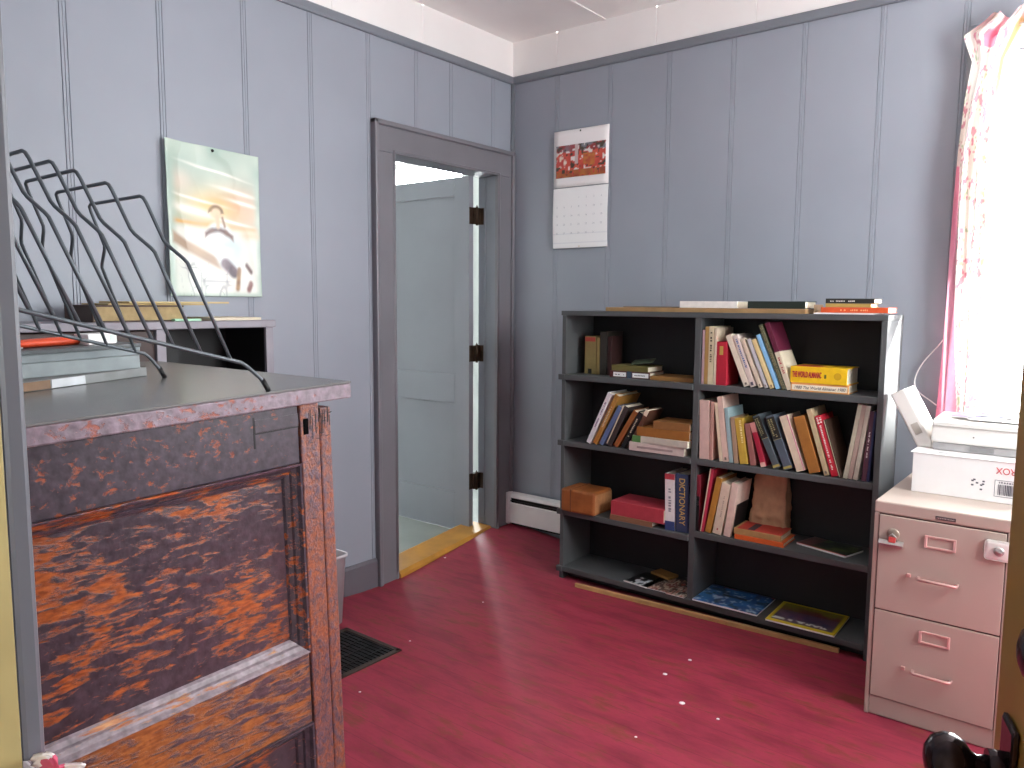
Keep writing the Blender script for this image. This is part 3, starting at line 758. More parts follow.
LYING = [
    ('L1', 3.080, -1.8682, -1.6631, 1.011, 0.0302, '5c2c2e', 0.15, 'twolabels', 'dark red book lying flat with two white spine labels in the upper left compartment', 0),
    ('L1', 3.080, -1.8608, -1.6691, 1.011, 0.0255, '6a6234', 0.14, 'plain', 'olive brown book lying on the red one with white labels', 1),
    ('L1', 3.080, -1.6576, -1.4528, 1.011, 0.0179, '946a3a', 0.15, 'plain', 'thin tan book lying beside the white-labelled stack in the upper left compartment', 0),
    ('L2', 3.035, -1.7310, -1.4650, 0.691, 0.0390, 'cdbcb4', 0.15, 'streak', 'grey-white book at the bottom of the lying stack in the second left compartment', 0),
    ('L2', 3.035, -1.7182, -1.4451, 0.691, 0.0296, 'c4bcae', 0.15, 'greenend', 'whitish worn book with a green left end, second from the bottom of the stack', 1),
    ('L2', 3.035, -1.6961, -1.4420, 0.691, 0.0408, '96602a', 0.15, 'plain', 'orange-brown book, second from the top of the lying stack', 1),
    ('L2', 3.035, -1.6147, -1.4410, 0.691, 0.0334, '8a5e34', 0.14, 'plain', 'shorter brown book on top of the lying stack in the second left compartment', 1),
    ('L3', 3.045, -1.8310, -1.6102, 0.350, 0.0238, '8a6248', 0.16, 'plain', 'thin tan book lying under the red one in the lower left compartment', 0),
    ('L3', 3.045, -1.8288, -1.5565, 0.350, 0.0640, 'b03c48', 0.17, 'plain', 'thick red book lying in the lower left compartment left of the dictionaries', 1),
    ('R1', 3.060, -1.0262, -0.8107, 1.012, 0.0336, 'dd9a55', 0.15, 'worldband', 'orange book with a white lettered spine lying under the yellow almanac', 0),
    ('R1', 3.060, -1.0316, -0.8166, 1.012, 0.0632, 'efc21e', 0.15, 'almanac', 'yellow almanac with red spine lettering lying on the orange book', 1),
    ('R3', 3.060, -1.2333, -1.0282, 0.372, 0.0193, 'd6602a', 0.15, 'plain', 'thin orange paperback lying below the red and tan book before the paper bag', 0),
    ('R3', 3.060, -1.2385, -1.0409, 0.372, 0.0248, 'ad8c5c', 0.14, 'redcover', 'tan paged book with a red cover lying in front of the paper bag', 1),
]
for sh, ys, z, x, th, w, h, c, d, st, lb in STANDING:
    standing_book(sh, ys, z, x, th, w, h, c, d, st, lb, GROUPS[sh])
top = {}
for k, (sh, y, x0, x1, z, t, c, d, st, lb, on) in enumerate(LYING):
    if not on: top[sh] = z
    lying_book(x0, x1, y + .004 * (on % 2), top[sh], t, c, d, st, lb, GROUPS[sh], rz=(.03, -.02, .015)[k % 3] * (0 if sh == 'L3' else 1))
    top[sh] += t + .0006

# ------------------------------------------------------------------ magazines, bag and the things on top of the bookcase
def magazine(label, loc, w, d, rz, paint, thick=.007, group='magazines lying on the bookcase shelves', curl=0.0):
    root = thing('magazine', label, 'magazine', loc, (0, 0, rz), group)
    mb = MB(); mb.box(0, w, 0, d, .0003, thick, .001, seg=1); mb.build('page_block', M_card, root)
    o = sheet('front_cover', w, d, 44, 56, paint, M_gloss, root, shape=lambda u, v: (u * w, v * d, thick + .0008))
    return root

def p_blue(u, v):
    n = vnoise(u * 7, v * 6, 1); n2 = vnoise(u * 22, v * 18, 2)
    c = mix(L3('143a78'), L3('2f7ab8'), n * 1.1)
    if n2 > .72: c = mix(c, L3('c8d8e0'), .7)
    if vnoise(u * 9, v * 9, 5) > .68: c = mix(c, L3('101620'), .8)
    if .5 < v < .62 and .15 < u < .7 and n2 > .4: c = L3('1c1a24')
    if v > .93: c = L3('8a2c30') if n > .5 else L3('2a3a60')
    return c
def p_yellow(u, v):
    if u < .05 or v < .10 or v > .93: return L3('d8c21e')
    if u > .95: return L3('c4b020')
    n = vnoise(u * 10, v * 9, 7)
    c = mix(L3('2c2c54'), L3('6a4a5a'), n)
    if v > .62: c = mix(L3('6a1c28'), L3('7c7a20'), smooth(.6, .9, v + .25 * (n - .5)))
    if .15 < v < .24 and vnoise(u * 40, v * 12, 3) > .5: c = L3('d8dcd8')
    return c
def p_bw(u, v):
    n = vnoise(u * 14, v * 14, 11)
    c = L3('16171a')
    if .25 < u < .75 and v < .55 and n > .52: c = L3('c9ccd0')
    if v < .05: c = L3('e4e0dc')
    return c
def p_mixed(seed, cols):
    def f(u, v):
        k = int(vnoise(u * 5, v * 4, seed) * 1.6 * len(cols)) % len(cols)
        c = L3(cols[k]); return mix(c, L3('efe4d8'), .55 if vnoise(u * 20, v * 16, seed + 3) > .72 else 0)
    return f
def p_redgreen(u, v):
    if v < .05: return L3('b83040')
    if u < .28: return mix(L3('5a3a38'), L3('7a5048'), vnoise(u * 20, v * 8, 4))
    return mix(L3('1c221c'), L3('4a5c2c'), smooth(.45, .8, vnoise(u * 6, v * 5, 9)))
magazine('blue covered magazine lying at the bottom right, beside the divider', (-1.400, 3.032, .0704), .285, .225, .02, p_blue)
magazine('yellow bordered magazine lying at the bottom right, nearest to the filing cabinet', (-1.075, 3.022, .0704), .268, .235, .025, p_yellow)
magazine('black and white magazine lying leftmost on the bottom left shelf', (-1.755, 3.052, .0664), .13, .18, -.12, p_bw, .003)
magazine('cream and red magazine fanned out in the middle of the bottom left shelf', (-1.640, 3.040, .0664), .125, .19, .06, p_mixed(21, ['b08a78', '8a3a34', 'c9b49c', '5c4038']), .003)
magazine('small multicoloured magazine against the divider on the bottom left shelf', (-1.530, 3.036, .0664), .088, .19, .02, p_mixed(33, ['c2a898', 'a8503c', '3a3438', '7a6a58']), .003)
tag(MB().box(0, .11, 0, .07, 0, .012, .001).build('paper_pad', mat('a87c42', .6), None, (-1.70, 3.215, .0700), (0, 0, -.25)), 'small tan paper block lying behind the black and white magazine', 'paper')
magazine('dark magazine with a red spine lying on the lower right shelf beside the bag', (-1.005, 3.150, .3724), .215, .13, -.28, p_redgreen, .008)
tag(MB().box(0, .10, 0, .09, 0, .006, .001).build('pamphlet', mat('3c4636', .6), None, (-1.765, 3.095, 1.0722), (.12, -.12, .3)), 'small dark green pamphlet on the topmost olive book', 'pamphlet')

# crumpled brown paper bag
def paper_bag():
    bm = bmesh.new(); W, D, H = .138, .085, .262; nu, nv = 48, 26; rings = []
    rnd = random.Random(3)
    def per(t):
        t = (t % 1) * 2 * (W + D)
        if t < W: return (-W / 2 + t, -D / 2)
        t -= W
        if t < D: return (W / 2, -D / 2 + t)
        t -= D
        if t < W: return (W / 2 - t, D / 2)
        return (-W / 2, D / 2 - (t - W))
    for j in range(nv + 1):
        v = j / nv; row = []
        for i in range(nu):
            x, y = per(i / nu); z = v * H
            k = 1
            y2 = y * (1 - .45 * smooth(.35, 1, v))
            n = (vnoise(i * .55, v * 9, 2) - .5) * .016 + (vnoise(i * 1.3, v * 21, 5) - .5) * .007
            x2 = x * (1 + .05 * math.sin(v * 5)) + n * .7 * (1 if abs(x) > W * .45 else .3)
            if .27 < v < .31 and y < 0: n -= .004
            z += (vnoise(i * .6, 3, 8) - .5) * .012 * smooth(.8, 1, v)
            row.append(bm.verts.new((x2, y2 + n * (.9 if v > .04 else .1), max(0, z))))
        rings.append(row)
    for a, b in zip(rings, rings[1:]):
        for i in range(nu):
            f = bm.faces.new((a[i], a[(i + 1) % nu], b[(i + 1) % nu], b[i])); f.smooth = True
    bm.faces.new(rings[0][::-1])
    me = bpy.data.meshes.new('paper_bag'); bm.to_mesh(me); bm.free()
    me.materials.append(mat('c49c78', .75, vary=.16, scale=22, bump=.5, name='kraft_paper'))
    o = bpy.data.objects.new('paper_bag', me); COL.objects.link(o); o.location = (-1.143, 3.232, .3724)
    return o
tag(paper_bag(), 'crumpled brown paper bag standing on the lower right shelf', 'paper bag')

# thick old leather-bound volume
vol = thing('leather_volume', 'thick orange-brown leather-bound volume lying in the lower left compartment', 'book', (-2.094, 3.022, .3504), (0, 0, 0), GROUPS['L3'])
mb = MB(); mb.box(0, .190, 0, .165, 0, .112, .012, seg=3); mb.build('cover', mat('9c5a2c', .5, vary=.3, scale=14, bump=.25, name='tan_leather'), vol)
MB().box(.187, .1905, .010, .160, .012, .100, .001).build('page_block', mat('a8744a', .7, vary=.2, scale=40), vol)
mb = MB(); mb.box(.054, .062, -.002, .166, .001, .114, .003); mb.build('raised_band', mat('7c4628', .5, vary=.2), vol)

T0 = BZ + .0006
tag(MB().box(-1.885, -.985, 3.062, 3.20, T0, T0 + .018, .0015).build('wooden_plank', mat('a8865c', .55, vary=.2, scale=12)), 'thin brown wooden plank lying on top of the bookcase', 'plank')
z = T0 + .0186
tag(MB().box(-1.80, -1.555, 3.075, 3.19, z, z + .004, .001).build('pamphlet', mat('7a6c56', .6)), 'flat dull brown pamphlet on the left end of the plank', 'pamphlet')
lying_book(-1.524, -1.266, 3.08, z, .028, 'ece8e4', .13, 'plain', 'white book lying on the plank on top of the bookcase', 'books on top of the bookcase')
lying_book(-1.222, -.990, 3.08, z, .029, '26302a', .14, 'plain', 'dark green book lying on the right end of the plank', 'books on top of the bookcase')
tn = MB(); tn.lathe([(.016, 0), (.017, .002), (.017, .036), (.0155, .036), (.015, .004), (.002, .004)], 20)
tag(tn.build('small_cup', mat('c2a488', .6), None, (-.955, 3.13, T0)), 'small tan cup between the green book and the orange stack', 'cup')
sh = MB(); sh.box(-.955, -.735, 3.07, 3.2, T0, T0 + .005, .001)
tag(sh.build('paper_sheets', M_card), 'thin white paper sheets under the orange book stack', 'paper')
z = T0 + .0056
lying_book(-.930, -.690, 3.075, z, .020, 'd8582e', .14, 'orangetitle', 'orange book lowest in the stack on the right end of the bookcase top', 'books on top of the bookcase'); z += .0206
lying_book(-.915, -.752, 3.08, z, .014, 'b59a54', .12, 'plain', 'ochre book in the middle of the stack on the bookcase top', 'books on top of the bookcase', rz=.02); z += .0146
lying_book(-.915, -.740, 3.08, z, .018, '2a2a26', .12, 'palelettering', 'black book with pale lettering on top of the stack on the bookcase', 'books on top of the bookcase')

st = MB(); st.prism([(-.009, 0), (.011, 0), (.011, .012), (.007, .018), (-.004, .020), (-.009, .017)], 0, 0, 1.19)
tag(st.build('wooden_strip', mat('c39a66', .5, vary=.2, scale=14), None, (-1.985, 3.002, 0.0004), (0, 0, .0545)), 'loose strip of brown wood on the floor along the bookcase', 'wooden strip')

# ------------------------------------------------------------------ baseboard heater
ht = thing('baseboard_heater', 'white electric baseboard heater in the corner behind the bookcase', 'heater', (-2.76, 3.44, .066))
def hp(mb, name, m): 
    o = mb.build(name, m)
    for v in o.data.vertices: v.co -= ht.location
    o.parent = ht; return o
zb = .068
hp(MB().prism([(3.44, zb + .012), (3.44, zb + .125), (3.446, zb + .130), (3.450, zb + .125), (3.450, zb + .012)], 0, -2.745, -1.75), 'front_panel', M_heater)
hp(MB().prism([(3.4845, zb), (3.4845, zb + .185), (3.452, zb + .178), (3.444, zb + .160), (3.447, zb + .156), (3.456, zb + .170), (3.478, zb + .176), (3.478, zb)], 0, -2.745, -1.75), 'back_panel', M_heater)
hp(MB().box(-2.745, -1.75, 3.455, 3.477, zb + .02, zb + .165), 'heating_fins', M_black)
hp(MB().box(-2.745, -1.75, 3.446, 3.452, zb + .136, zb + .141), 'damper', M_iron)
hp(MB().box(-2.773, -2.742, 3.436, 3.4845, zb, zb + .187, .009, seg=3), 'end_cap', M_heater)
hp(MB().box(-2.74, -1.76, 3.46, 3.484, zb - .004, zb + .012), 'base_channel', M_iron)

# ------------------------------------------------------------------ wall calendar
cal = thing('wall_calendar', 'white wall calendar with a red picture hanging on the back wall', 'calendar', (-2.492, 3.496, 1.644))
CW, CH = .345, .618
def p_pic(u, v):
    n = vnoise(u * 9, v * 6, 41); k = vnoise(u * 22, v * 13, 43)
    c = mix(L3('b83a3a'), L3('d8604a'), n)
    if v > .78: c = mix(L3('7a8088'), L3('9a3a3a'), smooth(.3, .6, n))
    if k > .74: c = L3('e2ddd8')
    elif k < .25: c = L3('4a4438')
    if v < .22 and k > .4: c = mix(L3('c07a3a'), L3('8a3a34'), n)
    if .55 < u < .8 and .3 < v < .7 and n > .35: c = mix(L3('c8843a'), L3('b04438'), k)
    if abs(u - .43) < .03 and v > .4: c = L3('c8b4b2')
    if (u - .12) ** 2 + ((v - .5) * .6) ** 2 < .012: c = mix(L3('e6d8c8'), L3('c04a44'), smooth(.3, .7, k))
    return c
def cshape(z0, z1, bow):
    return lambda u, v: (u * CW, -.004 - bow * math.sin(PI * v) - .002 * math.sin(PI * u), z0 + v * (z1 - z0))
sheet('upper_page', CW, 0, 10, 12, lambda u, v: L3('f6f2f1'), M_print, cal, cshape(.322, CH, .002))
pic = sheet('calendar_picture', CW, 0, 60, 34, p_pic, M_gloss, cal, lambda u, v: (CW * (.05 + u * .90), -.0085 - .002 * math.sin(PI * u), .372 + v * .168))
def p_dates(u, v):
    c = L3('f6f5f5'); col, row = u * 7, (1 - v) * 6.6
    fx, fy = col % 1, row % 1
    if row > .6 and row < 6.2 and (fy < .035): c = L3('e4e4e8')
    return c
sheet('date_page', CW, 0, 84, 80, p_dates, M_print, cal, cshape(0, .318, .006))
days = MB()
cal_txt = []
for k in range(31):
    c, r = (k + 3) % 7, (k + 3) // 7
    lettering('date_number', str(k + 1), .014, mat('c4c4ca', .7), cal, (.03 + c * .0465, -.0125, .262 - r * .046), (PI / 2, 0, 0), depth=.0001)
pn = MB(); pn.lathe([(.001, 0), (.005, .001), (.004, .003), (.001, .004)], 12, Matrix.Translation((CW * .5, -.010, CH - .012)) @ Matrix.Rotation(PI / 2, 4, 'X')); pn.build('push_pin', M_iron, cal)
pn = MB(); pn.lathe([(.001, 0), (.004, .001), (.003, .002)], 12, Matrix.Translation((CW * .5, -.008, .008)) @ Matrix.Rotation(PI / 2, 4, 'X')); pn.build('punch_hole', M_pale, cal)

# ------------------------------------------------------------------ poster on the left wall
PW, PH = .393, .558
pos = thing('wall_poster', 'creased pastel poster of a seated dark-haired figure on the left wall', 'poster', (XL + .006, 1.460, 1.367), (0, 0, PI / 2))
def seg_d(p, a, b):
    ax, ay = b[0] - a[0], b[1] - a[1]; t = max(0, min(1, ((p[0] - a[0]) * ax + (p[1] - a[1]) * ay) / (ax * ax + ay * ay)))
    return math.hypot(p[0] - a[0] - ax * t, p[1] - a[1] - ay * t)
def sblend(c, col, d, e=.012):
    """lay col over c inside d < 0 with a soft edge e"""
    return mix(c, col, 1 - smooth(-e, e, d))
def p_poster(u, v):
    n = vnoise(u * 6, v * 9, 61); k = vnoise(u * 26, v * 30, 62); w = vnoise(u * 3, v * 22, 64)
    c = mix(L3('aabfb2'), L3('c2d0c2'), n)
    inner = smooth(.02, .12, u) * smooth(.0, .09, 1 - u) * smooth(0, .05, v)
    c = mix(c, L3('ecc678'), .95 * math.exp(-((u - .52) / .34) ** 2 - ((v - .60) / .13) ** 2) * inner)
    c = mix(c, L3('e8a98c'), .55 * math.exp(-((u - .80) / .22) ** 2 - ((v - .62) / .16) ** 2) * inner)
    c = mix(c, L3('efc4b4'), .35 * math.exp(-((u - .15) / .14) ** 2 - ((v - .76) / .08) ** 2) * inner)
    for cu_, cv, su, sv in ((.74, .735, .20, .014), (.80, .665, .18, .013), (.30, .655, .24, .010), (.26, .575, .28, .030), (.50, .86, .30, .008), (.70, .52, .22, .012)):
        c = mix(c, L3('fbf7ee'), .95 * math.exp(-((u - cu_) / su) ** 2 - ((v - cv + .10 * (u - cu_) + .012 * (w - .5)) / sv) ** 2) * inner)
    c = mix(c, L3('dba960'), .9 * math.exp(-((v - .495 - .03 * (n - .5) + .02 * u) / .022) ** 2) * inner)
    c = mix(c, L3('f2efe6'), .9 * smooth(.50, .44, v) * inner)
    c = mix(c, L3('dcb888'), .7 * math.exp(-((v - .44) / .03) ** 2 - ((u - .88) / .12) ** 2))
    arm = abs(v - (.405 - .33 * u)) - .036
    c = sblend(c, mix(L3('cbb094'), L3('b09a86'), n), max(arm, u - .60, .04 - u), .02)
    c = mix(c, mix(L3('dbe4dc'), L3('f4f2ec'), w), .8 * smooth(.0, .06, .37 - .33 * u - v) * smooth(.62, .5, u) * inner)
    # seated figure: robe, shoulders, head with a hair arc, sleeve, folds, feet
    c = sblend(c, mix(L3('f6f5f2'), L3('d8e4e4'), w), seg_d((u, v * 1.42), (.54, .60), (.66, .36)) - .13, .03)
    c = mix(c, L3('bfdade'), .75 * math.exp(-((u - .73) / .08) ** 2 - ((v - .33) / .09) ** 2))
    c = sblend(c, mix(L3('6a5050'), L3('86685c'), k), max(abs(v - .462 + 2.2 * (u - .53) ** 2) - .015 - .01 * k, abs(u - .54) - .15), .016)
    hx, hy = u - .51, (v - .575) * 1.42
    rr = math.hypot(hx, hy)
    c = sblend(c, L3('ecd0ae'), rr - .058, .02)
    c = sblend(c, mix(L3('7a5c3e'), L3('a88458'), k), max(abs(rr - .064) - .016, -hy - .012 + .03 * k), .016)
    c = sblend(c, L3('e6c8a8'), seg_d((u, v), (.52, .55), (.53, .49)) - .02, .015)
    c = sblend(c, L3('9a7a60'), seg_d((u, v), (.575, .545), (.60, .49)) - .012, .012)
    c = sblend(c, mix(L3('54444e'), L3('8c7880'), k), seg_d((u, v * 1.3), (.60, .30), (.69, .22)) - .050, .02)
    c = sblend(c, mix(L3('b08c66'), L3('8a6a50'), k), seg_d((u, v), (.745, .19), (.725, .06)) - .022, .014)
    c = sblend(c, L3('75625e'), seg_d((u, v), (.83, .225), (.88, .18)) - .018, .014)
    c = sblend(c, L3('8e6660'), seg_d((u, v), (.87, .09), (.85, .055)) - .026, .014)
    ln = min(abs(vnoise(u * 7, v * 7, 66) - .5), abs(vnoise(u * 11, v * 9, 67) - .5) * 1.5)
    if v < .26: c = mix(c, L3('70747e'), .55 * smooth(.03, .0, ln) * smooth(.06, .2, u) * smooth(.72, .6, u) * smooth(.26, .2, v))
    c = mix(c, L3('7a7c88'), .5 * math.exp(-((v - .105) / .008) ** 2) * smooth(.3, .4, u) * smooth(.7, .6, u))
    return c
def pshape(u, v):
    curl = .016 * (1 - smooth(0, .22, u)) + .004 * math.sin(u * 9 + v * 4) + .005 * (vnoise(u * 7, v * 11, 71) - .5)
    return (u * PW, -.006 - max(0, curl), v * PH - .012 * u * (v - .0) + (.010 if v > .98 else 0))
sheet('poster_sheet', PW, PH, 130, 180, p_poster, M_gloss, pos, pshape)
pn = MB(); pn.lathe([(.001, 0), (.006, .001), (.005, .004), (.001, .005)], 12, Matrix.Translation((PW * .49, -.010, PH - .008)) @ Matrix.Rotation(PI / 2, 4, 'X')); pn.build('push_pin', M_iron, pos)

# ------------------------------------------------------------------ standing desk on the left, its worn panelled side to the room
DXF = -1.318; DY0, DY1 = .30, 1.030; DTZ = 1.18
dk = thing('standing_desk', 'tall old panelled desk with chipped plum paint over orange wood', 'desk', (-1.72, .66, 0))
DPIV = Vector((-1.303, 1.084, DTZ)); DTILT = Matrix.Rotation(math.radians(1.8), 4, 'X')
def dp(mb, name, m, root=None):
    o = mb.build(name, m)
    for v in o.data.vertices: v.co = DTILT @ (v.co - DPIV) + DPIV - dk.location
    o.parent = root or dk; return o
dp(MB().box(-2.16, -1.303, .25, 1.084, DTZ - .004, DTZ, .001), 'desktop', M_desktop)
dp(MB().box(-2.16, -1.3035, .25, 1.0838, DTZ - .036, DTZ - .0045, .003), 'desktop_edge', M_deskedge)
dp(MB().box(-2.12, DXF - .045, DY0, DY1 - .005, .03, DTZ - .036), 'carcass', M_shelfin)
mb = MB(); mb.box(DXF - .03, DXF, DY0, .9545, 1.022, DTZ - .036, .003)
dp(mb, 'top_rail', M_deskrail)
mb = MB(); mb.box(DXF - .012, DXF + .0012, .853, .9545, 1.100, 1.126, .001); dp(mb, 'rail_patch', M_deskrail)
dp(MB().box(DXF - .002, DXF + .0006, .850, .8535, 1.070, 1.132), 'rail_crack', M_black)
dp(MB().box(DXF - .002, DXF + .0008, .853, .9545, 1.0975, 1.1000), 'rail_crack', M_black)
dp(MB().box(DXF - .03, DXF, .30, .338, .02, 1.022, .003), 'near_stile', M_deskrail)
dp(MB().box(DXF - .03, DXF, .338, .9545, .452, .612, .003), 'lock_rail', M_locker)
dp(MB().box(DXF - .03, DXF, .338, .9545, .02, .12, .003), 'bottom_rail', M_deskrail)
mb = MB(); mb.box(DXF - .04, DXF + .003, .9575, 1.0045, 0, DTZ - .036, .003); dp(mb, 'corner_post', M_deskpost)
mb = MB(); mb.box(DXF - .05, DXF + .001, 1.0065, 1.0370, 0, DTZ - .05, .004); dp(mb, 'end_board', M_deskpost)
dp(MB().box(-2.12, DXF - .05, 1.009, 1.035, .02, DTZ - .036, .002), 'end_panel', M_deskrail)
hl = MB(); hl.box(DXF - .004, DXF + .0036, .9640, .9765, 1.080, 1.113); dp(hl, 'bolt_hole', mat('060506', .95, spec=.05))
cr = MB()
rn = random.Random(5)
for k in range(16):      # splits at the head of the post
    y = rn.uniform(.975, 1.033); z1 = DTZ - .05 - rn.uniform(0, .02); z0 = z1 - rn.uniform(.012, .05)
    cr.box(DXF - .002, DXF + (.0036 if y < 1.0045 else .0016), y, y + .0012, z0, z1)
    zz = rn.uniform(1.06, 1.12); cr.box(DXF - .002, DXF + (.0036 if y < 1.0045 else .0016), y, y + rn.uniform(.004, .010), zz, zz + .0012)
dp(cr, 'post_cracks', M_black)
dp(MB().box(DXF - .034, DXF - .024, .36, .935, .60, 1.03), 'upper_panel', M_deskpaint)
dp(MB().box(DXF - .034, DXF - .024, .36, .935, .11, .46), 'lower_panel', M_deskpaint)
M_mould = worn('worn_moulding', '4a3f48', 'b86434', '8e3f22', (60, 14, 60), .55, soft=.06, rough=.28)
M_mouldlow = worn('worn_moulding_grey', '8a7c82', 'c08a5c', '9a5030', (60, 10, 60), .58, soft=.06, rough=.3)
def moulding(y0, y1, z0, z1):
    w = .032
    prof = [(-.026, w), (-.018, w - .004), (-.012, w - .012), (-.016, w - .014), (-.010, w - .017), (-.004, w - .024), (.004, w - .028), (.005, 0), (-.03, 0)]
    def strip(horiz, at, sgn, a, b):
        mb = MB(); n = len(prof); A, B = [], []
        for d, s in prof:
            if horiz:
                A.append(mb.bm.verts.new((DXF + d, a + s, at + sgn * s))); B.append(mb.bm.verts.new((DXF + d, b - s, at + sgn * s)))
            else:
                A.append(mb.bm.verts.new((DXF + d, at + sgn * s, a + s))); B.append(mb.bm.verts.new((DXF + d, at + sgn * s, b - s)))
        for k in range(n):
            mb.bm.faces.new((A[k], A[(k + 1) % n], B[(k + 1) % n], B[k]))
        mb.bm.faces.new(A[::-1]); mb.bm.faces.new(B)
        return mb
    dp(strip(True, z1, -1, y0, y1), 'moulding', M_mould); dp(strip(True, z0, 1, y0, y1), 'moulding', M_mouldlow)
    dp(strip(False, y0, 1, z0, z1), 'moulding', M_mould); dp(strip(False, y1, -1, z0, z1), 'moulding', M_mould)
moulding(.338, .9545, .612, 1.022)
moulding(.338, .9545, .12, .452)

# ------------------------------------------------------------------ wire file rack on the desk
rk = thing('wire_file_rack', 'grey wire file rack with slanted dividers on the desktop', 'file rack', (-1.519, .62, DTZ))
RXC = -1.519
def rz_(y): return 1.232 + (.838 - y) * .272
def rp(mb, name, m=None):
    o = mb.build(name, m or M_wire)
    for v in o.data.vertices: v.co -= rk.location
    o.parent = rk; return o
WR = .0033
for s in (-1, 1):
    x = RXC + s * .190
    def bend(p, q, r, n=4):
        return [tuple(Vector(p).lerp(Vector(q), 1 - r * (1 - k / n)) for k in (0,))[0]]
    pts = [(x + s * .012, .886, DTZ - .003), (x + s * .010, .872, DTZ + .020), (x + s * .003, .850, rz_(.850) - .006), (x, .838, rz_(.838)), (x, .45, rz_(.45)), (x, .25 + .08, rz_(.33)), (x, .318, rz_(.33) - .02), (x + s * .008, .312, DTZ - .022)]
    rp(MB().tube(pts, WR * 1.15, 8), 'base_rail')
    rp(MB().tube([(x + s * .0125, .8885, DTZ - .0055), (x + s * .0105, .876, DTZ + .017)], WR * 1.55, 10), 'rubber_foot', M_black)
for yb in (.817, .757, .705, .668, .628, .588, .549, .512, .478, .440):
    zb_ = rz_(yb)
    half = [(.1885, 0, 0), (.171, -.070, .180), (.163, -.073, .188), (.127, -.083, .213), (.119, -.086, .222), (.1125, -.112, .287), (.109, -.116, .2965), (.100, -.117, .300)]
    pts = [(RXC - a, yb + dy, zb_ + dz) for a, dy, dz in half] + [(RXC + a, yb + dy, zb_ + dz) for a, dy, dz in reversed(half)]
    rp(MB().tube(pts, WR, 8), 'divider_wire')

# ------------------------------------------------------------------ things on the desk behind the rack
lying_book(0, .50, 0, DTZ, .020, '7e8080', .24, 'plain', 'worn ledger with a brown and silver spine at the bottom of the desk stack', 'ledgers stacked on the desk', name='ledger', cat='ledger')
lb = [o for o in bpy.data.objects if o.get('label', '').startswith('worn ledger with a brown')][0]
def on_desk(o, x, y, dz, rz):
    p = DTILT @ (Vector((x, y, DTZ + dz)) - DPIV) + DPIV
    o.location = p; o.rotation_euler = (DTILT @ Matrix.Rotation(rz, 4, 'Z')).to_euler()
on_desk(lb, -1.665, .400, .0004, PI / 2 + .26)
q = MB(); q.box(.0, .26, -.0012, .004, .001, .019, .001); q.build('spine_patch', mat('7a5a3c', .45, vary=.3), lb)
q = MB(); q.box(.262, .34, -.0012, .004, .001, .019, .001); q.build('spine_label', mat('c9ccd0', .35, vary=.2), lb)  # pale stretch paints the highlight on the rounded spine
def ledger(z, t, c, label, x, y0, L):
    r = lying_book(0, L, 0, z, t, c, .235, 'plain', label, 'ledgers stacked on the desk', name='ledger', cat='ledger')
    on_desk(r, x, y0, z - DTZ + .0004, PI / 2); return r
ledger(DTZ + .0206, .030, '8f9799', 'grey cloth ledger in the middle of the desk stack', -1.785, .36, .505)
ledger(DTZ + .0512, .018, '8a9295', 'grey cloth ledger upper in the desk stack', -1.790, .36, .510)
ledger(DTZ + .0698, .008, '5c6062', 'thin dark grey folder on top of the desk stack', -1.780, .36, .508)
zt = DTZ + .0784
sc = MB(); n = 14; rings = []
prof = [(0, .006, .006), (.03, .016, .010), (.09, .022, .015), (.17, .022, .018), (.24, .020, .020), (.30, .016, .019), (.33, .006, .010)]
for t, w_, h_ in prof:
    rings.append([sc.bm.verts.new((w_ * math.cos(2 * PI * k / n), t, h_ * .5 + h_ * .5 * math.sin(2 * PI * k / n))) for k in range(n)])
for a, b in zip(rings, rings[1:]):
    for k in range(n):
        f = sc.bm.faces.new((a[k], a[(k + 1) % n], b[(k + 1) % n], b[k])); f.smooth = True
sc.bm.faces.new(rings[0][::-1]); sc.bm.faces.new(rings[-1])
o = sc.build('plastic_tool', mat('e0502c', .35, vary=.1)); on_desk(o, -1.865, .47, zt - DTZ, .04); tag(o, 'long orange-red plastic tool lying on the grey ledgers', 'tool')
tag(MB().tube([(0, 0, .004), (0, .17, .004), (0, .182, .004)], [.0035, .0035, .001], 6).build('pencil', M_card, None, (-1.81, .45, zt - .019), (.0314, 0, 0)), 'thin white pencil beside the orange tool', 'pencil')
bx = thing('small_box', 'small white carton on the end of the grey ledgers', 'box', (-1.86, .80, zt), (0, 0, .1)); on_desk(bx, -1.86, .80, zt - DTZ + .0003, .1)
MB().box(-.03, .03, -.03, .035, 0, .024, .0015).build('carton', M_card, bx); MB().box(-.0305, .0305, .02, .0355, .003, .02).build('flap', mat('d5ded8', .6), bx)

# ------------------------------------------------------------------ low pigeonhole shelf beyond the desk
pg = thing('pigeonhole_cabinet', 'dark open pigeonhole cabinet against the left wall behind the desk', 'cabinet', (-2.64, 1.25, 0))
def pp(mb, name, m):
    o = mb.build(name, m)
    for v in o.data.vertices: v.co -= pg.location
    o.parent = pg; return o
M_pg = mat('8c8890', .45, vary=.12, scale=10, name='worn_grey_cabinet_paint')
pp(MB().box(-2.775, -2.494, .74, 1.722, 1.254, 1.280, .003), 'top_board', M_pg)
for a, b in ((.75, .775), (1.268, 1.300), (1.682, 1.713)): pp(MB().box(-2.775, -2.500, a, b, 0, 1.254, .002), 'side_panel' if a != 1.268 else 'divider', M_pg)
for z in (.06, .42, .80):
    pp(MB().box(-2.77, -2.51, .775, 1.268, z, z + .022), 'shelf', M_shelfin); pp(MB().box(-2.77, -2.51, 1.300, 1.682, z, z + .022), 'shelf', M_shelfin)
